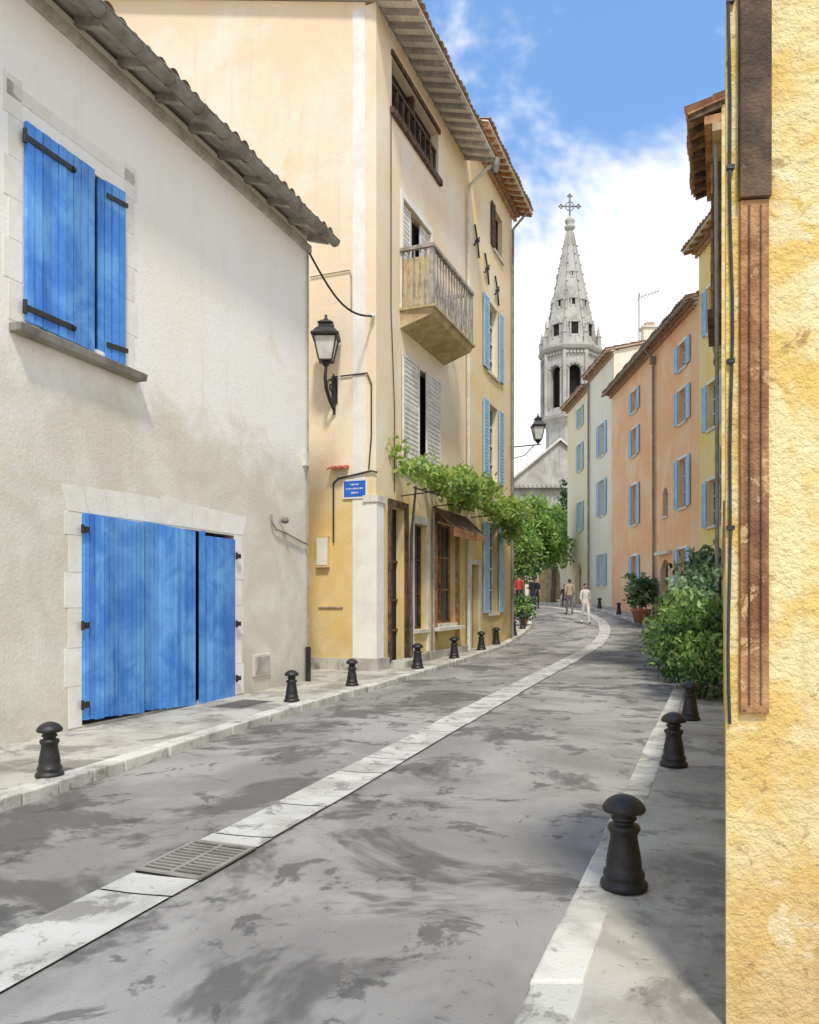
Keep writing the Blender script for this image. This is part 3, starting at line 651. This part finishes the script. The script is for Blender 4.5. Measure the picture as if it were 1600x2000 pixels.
tree('plane_tree',(8.0,50,gz(50)),[((7.2,50,5.2),(1.1,1.1,1.2),LT),((8.4,49.6,6.2),(1.2,1.2,1.3),LT),((9.4,50.4,5.0),(1.1,1.1,1.1),LT),((8.2,50,7.6),(.9,.9,.9),LT),((7.4,49.2,3.9),(.9,.9,.8),('leafB','leafD'))],6000,.18,31,.2,.36)
tree('plane_tree',(6.2,45,gz(45)),[((6.1,45,3.6),(.8,.9,1.2),('leafB','leafD')),((6.6,45.3,5.0),(.8,.9,.9),LT),((6.0,45,6.4),(.7,.8,.9),LT)],3600,.15,32,.14,.32)
tree('plane_tree',(10.6,57,gz(57)),[((10.6,57,6.2),(1.2,1.2,1.2),LT),((11.2,57.5,7.6),(1.0,1.0,1.0),LT)],3000,.17,34,.16,.3)
tree('cypress_tree',(12.1,60,gz(60)),[((12.1,60,4.5),(.7,.7,2.2),('leafD','leafB')),((12.1,60,7.6),(.55,.55,2.4),('leafD','leafB')),((12.1,60,10.0),(.3,.3,1.4),('leafD','leafD'))],5000,.13,33,.15,.14)

# ---------------------------------------------------------------- right side: near ochre house
RL=lambda y:.02+.405*y
nh=root('ochre_house',(1.17,2.8,.1)); mb=MB(); Y0=2.78
mb.prism([(RL(Y0),Y0),(8.0,1.9),(8.5,3.5),(RL(3.5),3.5)],-.1,3.95,M['nearyellow']); mb.obj('walls',nh)
NF=F((RL(Y0),Y0),(8.0-RL(Y0),1.9-Y0)); mb=MB()
mb.fb(NF,.045,.142,.001,.020,1.24,3.08,M['wood']); mb.fb(NF,.04,.147,.001,.034,3.085,3.94,M['darkwood'])
mb.fb(NF,.070,.077,.0205,.025,1.27,3.06,M['darkwood']); mb.fb(NF,.110,.116,.0205,.024,1.27,3.06,M['darkwood']); mb.obj('timber_post',nh,bevel=.004)
mb=MB()
pts=[NF.P(.012+.005*math.sin(z*3)+.003*math.sin(z*7.7),.010,z) for z in [1.2+i*.14 for i in range(20)]]
mb.tube(pts,.0055,M['cable'],6)
for z in(1.9,2.5,3.2,3.8): mb.fb(NF,.0,.026,.0,.018,z,z+.015,M['iron'])
mb.obj('wall_cable',nh)
gw=root('garden_wall',(RL(9),9,.1)); mb=MB(); mb.prism([(RL(3.503)+.02,3.503),(RL(3.5)+.5,3.503),(RL(14.2)+.5,14.2),(RL(14.2)+.02,14.2)],-.1,2.0,M['nearyellow'])
mb.prism([(RL(3.51)-.01,3.51),(RL(3.5)+.55,3.51),(RL(14.2)+.55,14.19),(RL(14.2)-.01,14.19)],2.002,2.1,M['tile']); mb.obj('wall_body',gw)
RF=F((RL(17),17),(-(RL(17)-RL(14.22)),-2.78)); LR=math.hypot(RL(17)-RL(14.22),2.78)
chh=root('cornice_house',(RL(15.5),15.5,.1)); mb=MB(); ops=[(.6,1.4,4.2,5.8)]
wallcells(mb,RF,0,LR,-.1,10.8,ops,M['nearyellow']); body(mb,RF,.002,LR-.002,6,-.1,10.8,.25,M['nearyellow']); mb.obj('walls',chh)
roof(chh,RF,-.15,LR+.1,6,10.8,.62,.25,M['wood'],rstep=.45,rmat=M['darkwood'])
mb=MB(); mb.fb(RF,0,LR,.001,.16,10.35,10.5,M['balc']); mb.fb(RF,0,LR,.001,.30,10.501,10.66,M['wood'])
mb.fb(RF,.3,1.9,.001,.16,7.4,10.3,M['darkwood']); mb.fb(RF,.25,1.95,.161,.20,9.7,10.3,M['wood']); mb.fb(RF,.3,.42,.161,.22,7.4,9.7,M['wood']); mb.fb(RF,.2,2.0,.001,.26,7.2,7.398,M['darkwood'])
window(mb,RF,.6,1.4,4.2,5.8,M['whitewood']); mb.obj('cornice_and_windows',chh)
mb=MB(); mb.tube([RF.P(2.6,.10,10.3),RF.P(2.6,.08,6.0),RF.P(2.6,.08,.2)],.04,M['gutter'],8); mb.obj('downpipe',chh)
RF3=F((RL(24.5),24.5),(-(RL(24.5)-RL(17.01)),-7.49)); L3=math.hypot(RL(24.5)-RL(17.01),7.49)
bh3=root('plain_house',(RL(20),20,.1)); mb=MB(); wallcells(mb,RF3,0,L3,-.1,9.0,[(1,1.9,4,5.6),(4,4.9,4,5.6)],M['paleyellow']); body(mb,RF3,.002,L3-.002,6,-.1,9.0,.25,M['paleyellow']); mb.obj('walls',bh3)
roof(bh3,RF3,0,L3,6,9.0,.2,.25,M['stonewhite'],rstep=.5)
mb=MB(); shuttered(mb,RF3,1,1.9,4,5.6,M['ltblue']); shuttered(mb,RF3,4,4.9,4,5.6,M['ltblue']); mb.obj('windows_and_shutters',bh3)
YF=F((10.55,28.0),(-.022,-1)); ylh=root('yellow_house',(10.5,26,.2)); mb=MB()
ops=[(.9,1.8,z,z+1.6) for z in(4.2,7.6,11.0)]
wallcells(mb,YF,0,4.4,-.1,14.4,ops,M['yellow']); body(mb,YF,.002,4.4,8,-.1,14.4,.28,M['yellow']); mb.obj('walls',ylh)
roof(ylh,YF,-.15,4.5,8,14.4,.6,.28,M['stonewhite'],genoise=2,rmat=M['wood'])
mb=MB()
for z in(4.2,7.6,11.0): shuttered(mb,YF,.9,1.8,z,z+1.6,M['ltblue'])
mb.obj('windows_and_shutters',ylh)
OF=F((10.84,41.2),(10.55-10.84,28.003-41.2)); oh=root('orange_house',(10.7,34,.6)); LO=13.19; mb=MB()
cols=[(4.15,5.05),(11.0,11.9)]; fl=[(10.6,11.6),(8.5,9.8),(5.2,7.1)]
ops=[(a,b,c,d) for a,b in cols for c,d in fl]+[(4.15,5.05,2.2,3.7),(11.0,11.9,2.0,3.6),(8.9,9.6,5.1,6.3),(8.7,9.8,.0,3.3)]
wallcells(mb,OF,0,LO,-.1,12.7,ops,M['orange']); body(mb,OF,.002,LO,9,-.1,12.7,.3,M['orange'])
arch(mb,OF,9.25,.55,2.74,3.299,-.25,-.002,M['orange']); arch(mb,OF,9.25,.35,5.94,6.299,-.25,-.002,M['orange']); mb.obj('walls',oh)
roof(oh,OF,-.1,LO+.0,9,12.7,.5,.3,M['stonewhite'],genoise=2,rmat=M['wood'])
mb=MB()
for a,b in cols:
    for c,d in fl: shuttered(mb,OF,a,b,c,d,M['ltblue'])
shuttered(mb,OF,4.15,5.05,2.2,3.7,M['ltblue']); shuttered(mb,OF,11.0,11.9,2.0,3.6,M['ltblue']); window(mb,OF,8.9,9.6,5.1,6.3,M['ltblue'])
mb.fb(OF,8.702,9.798,-.25,-.2,.4,3.29,M['darkwood']); mb.fb(OF,8.5,8.699,.001,.05,.4,3.0,M['stonewhite']); mb.fb(OF,9.801,10.0,.001,.05,.4,3.0,M['stonewhite'])
mb.fb(OF,8.4,10.1,.001,.22,3.5,3.62,M['stonewhite']); mb.obj('windows_and_door',oh)
mb=MB(); mb.tube([OF.P(7.9,.45,12.45),OF.P(7.9,.2,12.2),OF.P(7.9,.1,11.8),OF.P(7.9,.09,.8)],.06,M['gutter'],8); mb.fb(OF,7.78,8.02,.02,.25,11.85,12.15,M['gutter'])
gutterpipe(mb,OF,0,LO,.5,12.52,.07,M['gutter']); mb.obj('downpipe',oh)
CF=F((10.88,46.4),(10.97-10.88,41.203-46.4)); cr=root('cream_house',(10.9,44,1.2)); LC=5.19; mb=MB()
ops=[(2.3,3.3,z,z+h) for z,h in((2.4,1.8),(6.4,2.0),(9.8,1.8))]
wallcells(mb,CF,0,LC,-.1,15.0,ops,M['cream']); body(mb,CF,.002,LC,9,-.1,15.0,.2,M['cream']); mb.obj('walls',cr)
roof(cr,CF,-.05,LC+.2,9,15.0,.5,.2,M['stonewhite'],genoise=2,rmat=M['wood']); mb=MB()
for o in ops: shuttered(mb,CF,*o,M['ltblue'])
mb.obj('windows_and_shutters',cr); mb=MB(); mb.tube([CF.P(.1,.1,14.6),CF.P(.1,.1,1.2)],.06,M['gutter'],8); mb.obj('downpipe',cr)
PF=F((10.78,52.4),(.1,46.403-52.4)); py=root('pale_yellow_house',(10.8,49,1.25)); LP=5.99; mb=MB()
ops=[(3.2,4.1,z,z+h) for z,h in((6.0,1.8),(9.8,1.7),(12.6,1.2))]+[(2.6,4.0,.8,3.9)]
wallcells(mb,PF,0,LP,-.1,14.6,ops,M['paleyellow']); body(mb,PF,.002,LP,9,-.1,14.6,.2,M['paleyellow']); arch(mb,PF,3.3,.7,3.2,3.899,-.25,-.002,M['paleyellow']); mb.obj('walls',py)
roof(py,PF,-.1,LP-.06,9,14.6,.5,.2,M['stonewhite'],genoise=2,rmat=M['wood']); mb=MB()
for o in ops[:3]: shuttered(mb,PF,*o,M['ltblue'])
mb.fb(PF,2.602,3.998,-.25,-.2,.8,3.89,M['wood']); mb.fb(PF,2.4,2.599,.001,.05,1.2,3.2,M['stonewhite']); mb.fb(PF,4.001,4.2,.001,.05,1.2,3.2,M['stonewhite']); mb.obj('windows_and_door',py)
mb=MB(); fr=F((12.9,42.3),(1,0)); mb.fb(fr,0,.8,-.6,0,14.9,16.6,M['cream']); mb.fb(fr,-.08,.88,-.68,.08,16.602,16.72,M['stonewhite'])
mb.fb(fr,.15,.65,-.5,-.1,16.722,16.95,M['tile']); mb.obj('chimney',cr)
mb=MB(); ax,ay=12.55,42.0; mb.tube([(ax,ay,15.1),(ax,ay,18.4)],.03,M['gutter'],6); mb.tube([(ax-.1,ay,18.1),(ax+1.1,ay,18.5)],.02,M['gutter'],5)
for i in range(7):
    t=i/6; p=Vector((ax+t*1.05,ay,18.13+t*.36)); mb.tube([p+Vector((0,-.25,.12)),p+Vector((0,.25,-.12))],.012,M['gutter'],5)
mb.obj('tv_aerial')

# ---------------------------------------------------------------- end of street arcade
ar=root('arcade_building',(9.5,56,1.3)); AF=F((5.0,57.5),(1,-.1)); mb=MB(); LA=8.0
ops=[(4.6,6.2,1.0,4.1),(6.8,7.8,1.0,3.8),(2.4,3.6,1.0,3.6)]
wallcells(mb,AF,0,LA,.5,5.0,ops,M['cream']); body(mb,AF,.002,LA,5,.5,5.0,.3,M['cream'])
arch(mb,AF,5.4,.8,3.3,4.099,-.25,-.002,M['cream']); arch(mb,AF,7.3,.5,3.3,3.799,-.25,-.002,M['cream']); arch(mb,AF,3.0,.6,3.0,3.599,-.25,-.002,M['cream'])
mb.fb(AF,4.602,6.198,-.25,-.22,1.2,4.09,M['balc']); mb.fb(AF,6.802,7.798,-.25,-.22,1.2,3.79,M['dark']); mb.fb(AF,2.402,3.598,-.25,-.22,1.2,3.59,M['darkwood']); mb.obj('walls',ar)
roof(ar,AF,-.1,LA+.1,5,5.0,.35,.3,M['stonewhite'],genoise=1)
lw=MB(); fr=F((3.4,44),(2.0,3.2)); lw.fb(fr,0,8,-.4,0,.8,3.0,M['stone']); lw.fb(fr,-.05,8.05,-.45,.05,3.002,3.1,M['kerb']); lw.obj('garden_wall')

# ---------------------------------------------------------------- church
ch=root('church',(15.65,75,1.3)); cx,cy=15.65,75.0; ST=M['stone']
def octpts(R,rot=math.pi/8): return [(cx+R*math.cos(rot+i*math.pi/4),cy+R*math.sin(rot+i*math.pi/4)) for i in range(8)]
mb=MB(); mb.prism(octpts(2.35),1,18.9,ST)
mb.lathe((cx,cy,0),[(2.35,18.4),(2.6,18.7),(2.95,18.9),(3.0,19.15),(2.7,19.2)],ST,8,math.pi/8,False)
pts=octpts(2.65)
for i in range(8):
    p,q=pts[i],pts[(i+1)%8]; fr=F(p,(q[0]-p[0],q[1]-p[1])); L=math.hypot(q[0]-p[0],q[1]-p[1]); c=L/2
    wallcells(mb,fr,0,L,19.2,25.2,[(c-.55,c+.55,19.9,23.9)],ST,-.45,0); arch(mb,fr,c,.55,23.35,23.899,-.44,-.002,ST)
    mb.tube([fr.P(0,.05,19.2),fr.P(0,.05,25.2)],.2,ST,8)
    mb.fb(fr,c-.75,c-.56,.001,.10,19.9,23.3,ST); mb.fb(fr,c+.56,c+.75,.001,.10,19.9,23.3,ST)
    for k in range(7): 
        a=math.pi*k/6; mb.fb(fr,c-.72*math.cos(a)-.1,c-.72*math.cos(a)+.1,.001,.12,23.4+.66*math.sin(a)-.1,23.4+.66*math.sin(a)+.1,ST)
    for k in range(6): mb.fb(fr,.15+k*L/6,.38+k*L/6,.001,.18,24.9,25.15,ST)
mb.lathe((cx,cy,0),[(2.7,25.2),(3.0,25.35),(3.12,25.6),(3.12,25.8),(2.85,25.85),(2.6,25.9)],ST,8,math.pi/8,False)
mb.prism(octpts(1.7),19,25.1,M['dark']); mb.obj('bell_tower',ch)
mb=MB(); mb.lathe((cx,cy,0),[(2.6,25.9),(2.45,26.6),(.32,37.4),(.28,37.8)],ST,8,math.pi/8,False)
for i in range(8):
    a=math.pi/8+i*math.pi/4
    P=[Vector((cx+r*math.cos(a),cy+r*math.sin(a),z)) for r,z in((2.5,26.5),(.34,37.4))]; mb.tube(P,[.13,.07],ST,6)
    for k in range(1,11):
        p=P[0].lerp(P[1],k/11.5); mb.lathe((p.x+.1*math.cos(a),p.y+.1*math.sin(a),p.z),[(0,-.1),(.12,0),(.05,.12),(0,.16)],ST,6)
    p=Vector((cx+2.75*math.cos(a),cy+2.75*math.sin(a),25.85)); mb.lathe(p,[(.28,0),(.28,.9),(.36,1.0),(.2,1.1),(0,2.2)],ST,4,a,False)
    a2=i*math.pi/4; ap=math.cos(math.pi/8)
    for (z,w,h) in((26.6,.95,2.2),(29.6,.6,1.3),(32.6,.4,.9)):
        rr=(2.45+(z-26.6)*(.32-2.45)/(37.4-26.6))*ap+.06
        f=F((cx+rr*math.cos(a2)-w/2*-math.sin(a2)*1, cy+rr*math.sin(a2)-w/2*math.cos(a2)),(-math.sin(a2),math.cos(a2)))
        if z<32 or i%2==0:
            mb.fb(f,0,.14,-.7,.0,z,z+h*.6,ST); mb.fb(f,w-.14,w,-.7,.0,z,z+h*.6,ST); mb.fb(f,.14,w-.14,-.5,-.1,z,z+h*.62,M['dark'])
            mb.add([f.P(-.08,.05,z+h*.6),f.P(w+.08,.05,z+h*.6),f.P(w/2,.05,z+h),f.P(-.08,-.9,z+h*.6),f.P(w+.08,-.9,z+h*.6),f.P(w/2,-.9,z+h)],[(0,1,2),(0,2,5,3),(1,4,5,2),(0,3,4,1)],ST)
mb.lathe((cx,cy,0),[(.3,37.6),(.5,37.8),(.55,38.0),(.3,38.15),(.45,38.4),(.5,38.6),(.3,38.85),(.12,39.0)],ST,12); mb.obj('spire',ch)
mb=MB(); I=M['gutter']; mb.tube([(cx,cy,38.9),(cx,cy,41.0)],.09,I,6); mb.tube([(cx-.85,cy,40.0),(cx+.85,cy,40.0)],.08,I,6)
for dx,dz in((-.85,0),(.85,0),(0,1.0)):
    for ox,oz in((0,.16),(0,-.16),(.16,0),(-.16,0)): mb.lathe((cx+dx+ox,cy,40.0+dz+oz),[(0,-.12),(.1,-.05),(.12,0),(.1,.05),(0,.12)],I,8)
tor=[(cx+.42*math.cos(t*math.pi/8),cy,40.0+.42*math.sin(t*math.pi/8)) for t in range(17)]; mb.tube(tor,.05,I,5,False); mb.obj('cross',ch)
mb=MB()
mb.prism([(9.2,72),(24,72),(24,95),(9.2,95)],1,12.4,ST)
def gableprism(x0,x1,x2,y0,y1,za,zb,m,zbase):
    mb.add([(x0,y0,zbase),(x2,y0,zbase),(x2,y0,za),(x1,y0,zb),(x0,y0,za),(x0,y1,zbase),(x2,y1,zbase),(x2,y1,za),(x1,y1,zb),(x0,y1,za)],
       [(0,1,2,3,4),(5,9,8,7,6),(0,4,9,5),(1,6,7,2)],m)
    mb.add([(x0-.4,y0-.3,za-.1),(x1,y0-.3,zb+.25),(x2+.4,y0-.3,za-.1),(x0-.4,y1,za-.1),(x1,y1,zb+.25),(x2+.4,y1,za-.1),(x0-.4,y0-.3,za-.35),(x1,y0-.3,zb),(x2+.4,y0-.3,za-.35)],[(0,1,4,3),(1,2,5,4),(6,7,1,0),(7,8,2,1)],M['stonewhite'])
gableprism(9.2,14,18.8,71.5,95,12.45,16.4,ST,12.0)
for i in range(12): 
    x=9.4+i*.42; mb.fb(F((x,71.5),(1,0)),0,.2,.001,.25,12.0,12.3,ST)
for x in(9.3,12.0): mb.fb(F((x,71.99),(1,0)),0,.6,.0,.7,1,10.5,ST)
mb.obj('nave',ch)

# ---------------------------------------------------------------- people
SK=mat('skin',(.50,.30,.21),(.46,.27,.19),8,rough=.6,bump=0); HR=mat('dark_hair',(.04,.025,.018),(.06,.035,.02),20,rough=.6,bump=0)
CL={k:mat('cloth_'+k,c,tuple(x*.85 for x in c),10,rough=.9,bump=.2) for k,c in dict(white=(.74,.72,.68),red=(.50,.07,.05),dark=(.03,.03,.035),navy=(.04,.05,.09),beige=(.48,.38,.26),grey=(.18,.17,.17)).items()}
SHOE=mat('shoe_leather',(.05,.035,.025),(.04,.03,.02),10,bump=0)
def person(name,x,y,head,top,bot,stride=.0,sit=False,h=1.72,zoff=.0,armf=0.0):
    z0=g(y)+zoff; k=h/1.72
    J={}; 
    hipz=.92
    if sit: hipz=.5
    J['pel']=((0,0,hipz+.03),.145,.105); J['wai']=((0,.0,hipz+.17),.125,.095); J['che']=((0,-.01,hipz+.38),.165,.115); J['nb']=((0,0,hipz+.52),.075,.07); J['nk']=((0,-.01,hipz+.58),.052,.052)
    J['hd']=((0,-.03,hipz+.68),.085,.095); J['ht']=((0,-.02,hipz+.765),.07,.08)
    E=[('pel','wai'),('wai','che'),('che','nb'),('nb','nk'),('nk','hd'),('hd','ht')]
    for sgn,t in((1,'r'),(-1,'l')):
        st=stride*sgn
        J['sh'+t]=((.175*sgn,0,hipz+.47),.062,.062)
        if sit: J['el'+t]=((.22*sgn,-.06,hipz+.22),.046,.046); J['wr'+t]=((.14*sgn,-.30,hipz+.14),.03,.03)
        else: J['el'+t]=((.225*sgn,.03+st*.25-armf*.05,hipz+.20),.046,.046); J['wr'+t]=((.225*sgn,-.06+st*.55-armf*.2,hipz-.04+armf*.1),.028,.028)
        J['hp'+t]=((.09*sgn,0,hipz-.05),.092,.095)
        if sit: J['kn'+t]=((.11*sgn,-.43,.48),.065,.065); J['an'+t]=((.11*sgn,-.42,.09),.042,.042); J['to'+t]=((.12*sgn,-.58,.04),.038,.03)
        else: J['kn'+t]=((.10*sgn,-.03-st*.45,.50),.064,.064); J['an'+t]=((.10*sgn,.02-st*.9,.09+(.05 if st<0 else 0)),.042,.042); J['to'+t]=((.115*sgn,-.13-st*.9,.04),.038,.03)
        E+=[('nb','sh'+t),('sh'+t,'el'+t),('el'+t,'wr'+t),('pel','hp'+t),('hp'+t,'kn'+t),('kn'+t,'an'+t),('an'+t,'to'+t)]
    names=list(J); me=bpy.data.meshes.new('tmp'); me.from_pydata([J[n][0] for n in names],[(names.index(a),names.index(b)) for a,b in E],[])
    o=bpy.data.objects.new('tmp',me); sc.collection.objects.link(o); md=o.modifiers.new('s','SKIN')
    for i,n in enumerate(names):
        sv=me.skin_vertices[0].data[i]; sv.radius=(J[n][1],J[n][2]); sv.use_root=(n=='pel')
    sb=o.modifiers.new('ss','SUBSURF'); sb.levels=2; sb.render_levels=2
    dg=bpy.context.evaluated_depsgraph_get(); nm=bpy.data.meshes.new_from_object(o.evaluated_get(dg)); bpy.data.objects.remove(o)
    r=root(name,(x,y,z0)); R=Matrix.Translation((x,y,z0))@Matrix.Rotation(head,4,'Z')@Matrix.Scale(k,4)
    for m_ in (SK,CL[top],CL[bot],SHOE,HR): nm.materials.append(m_)
    for p in nm.polygons:
        c=p.center; p.use_smooth=True
        if c.z>hipz+.555: p.material_index=0
        elif c.z<.10: p.material_index=3
        elif abs(c.x)>.17 and c.z<hipz+.16 and (not sit or c.z>hipz+.05): p.material_index=0
        elif sit and c.y<-.2 and c.z>hipz+.08: p.material_index=0
        elif c.z>hipz+.06: p.material_index=1
        else: p.material_index=2
    nm.transform(R); b=bpy.data.objects.new('body',nm); sc.collection.objects.link(b); attach(b,r)
    mb=MB(); hz=hipz+.70
    vv=[];nu,nv_=14,8
    for j in range(nv_+1):
        for i in range(nu):
            th=math.pi*.62*j/nv_; ph=2*math.pi*i/nu; vv.append(Vector((.088*math.sin(th)*math.cos(ph),.012+.100*math.sin(th)*math.sin(ph),hz+.02+.098*math.cos(th))))
    fs=[(j*nu+i,j*nu+(i+1)%nu,(j+1)*nu+(i+1)%nu,(j+1)*nu+i) for j in range(nv_) for i in range(nu) if not (vv[(j+1)*nu+i].y<-.045 and vv[(j+1)*nu+i].z<hz+.065)]
    mb.add([R@v for v in vv],fs,HR,True)
    T=lambda pts,rr,m_: mb.tube([R@Vector(p) for p in pts],[q*k for q in rr] if isinstance(rr,list) else rr*k,m_,6)
    T([(0,-.118,hz+.01),(0,-.14,hz-.025)],[.008,.016],SK); T([(-.025,-.115,hz-.055),(.025,-.115,hz-.055)],.006,CL['red'])
    for s_ in(1,-1):
        T([(.03*s_,-.108,hz+.005),(.03*s_,-.118,hz+.005)],.010,HR); T([(.083*s_,-.02,hz+.02),(.09*s_,-.01,hz-.03)],.014,SK)
        w=Vector(J['wr'+('r' if s_>0 else 'l')][0]); f=Vector((0,-.35,-1)).normalized() if not sit else Vector((0,-1,-.2)).normalized()
        T([w,w+f*.05,w+f*.09],[.026,.034,.03],SK)
        for q,ln in enumerate((.065,.078,.072,.055)):
            b0=w+f*.085+Vector((0,(q-1.5)*.017,0)) if not sit else w+f*.085+Vector(((q-1.5)*.017,0,0))
            T([b0,b0+f*ln*.55,b0+f*ln*.95+Vector((-.02*s_,0,0))],[.009,.008,.006],SK)
        T([w+f*.03,w+f*.06+Vector((-.015*s_,-.035,0)),w+f*.09+Vector((-.02*s_,-.04,0))],[.011,.01,.008],SK)
    mb.obj('head_and_hands',r)
person('woman',7.65,33.4,math.radians(10),'white','white',.18,h=1.76)
person('man',7.75,37.2,math.radians(190),'beige','grey',.12,h=1.74)
person('man',5.75,40.3,math.radians(150),'red','dark',.1,h=1.75,zoff=.1)
person('man',6.35,39.6,math.radians(200),'dark','navy',.15,h=1.76)
person('woman',6.85,41.5,math.radians(20),'dark','dark',.05,h=1.66)
person('man',9.0,44.6,math.radians(-10),'dark','navy',sit=True,h=1.7,zoff=.0)
mb=MB(); fr=F((8.6,44.75),(1,.0)); y_=g(44.7)
mb.fb(fr,0,1.0,-.3,.12,y_+.34,y_+.42,M['kerb']); mb.fb(fr,.08,.2,-.28,.08,y_-.02,y_+.338,M['kerb']); mb.fb(fr,.8,.92,-.28,.08,y_-.02,y_+.338,M['kerb']); mb.obj('stone_bench')

# ---------------------------------------------------------------- light, sky, camera
EL=math.radians(57); AZ=math.radians(7)
v=Vector((math.sin(AZ)*math.cos(EL),-math.cos(AZ)*math.cos(EL),math.sin(EL)))
ld=bpy.data.lights.new('sun','SUN'); ld.energy=3.1; ld.angle=math.radians(7.0); ld.color=(1,.95,.86)
lo=bpy.data.objects.new('sun',ld); sc.collection.objects.link(lo); lo.rotation_euler=v.to_track_quat('Z','Y').to_euler(); lo.location=(0,-20,40)
w=bpy.data.worlds.new('World'); sc.world=w; w.use_nodes=True; nt=w.node_tree
bg=nt.nodes['Background']; sky=nt.nodes.new('ShaderNodeTexSky'); sky.sky_type='NISHITA'; sky.sun_disc=False; sky.sun_elevation=EL; sky.sun_rotation=math.pi-AZ
sky.air_density=1.2; sky.dust_density=.8; sky.ozone_density=2.0
tc=nt.nodes.new('ShaderNodeTexCoord'); d=tc.outputs['Generated']
mv=mapping(nt,d,(1.0,1.0,1.25)); off=nt.nodes.new('ShaderNodeVectorMath'); off.operation='ADD'; nt.links.new(mv,off.inputs[0]); off.inputs[1].default_value=(3.1,1.7,.4)
nz=noise_n(nt,off.outputs[0],3.4,5,.62,.2)
sep=nt.nodes.new('ShaderNodeSeparateXYZ'); nt.links.new(d,sep.inputs[0])
hor=mathn(nt,'MULTIPLY',ramp(nt,sep.outputs[2],.70,.25),.17)
cm=ramp(nt,mathn(nt,'ADD',nz,hor),.49,.68)
skyb=mixn(nt,.35,sky.outputs[0],(2.2,4.9,10.5))
col=mixn(nt,cm,skyb,(8.2,8.2,8.2)); nt.links.new(col,bg.inputs[0]); bg.inputs[1].default_value=.15
cd=bpy.data.cameras.new('camera'); co=bpy.data.objects.new('camera',cd); sc.collection.objects.link(co)
co.location=(0,0,1.65); co.rotation_euler=(math.radians(90),0,0); cd.sensor_width=36; cd.lens=27; cd.shift_y=.085; cd.clip_end=3000; cd.clip_start=.05
sc.camera=co
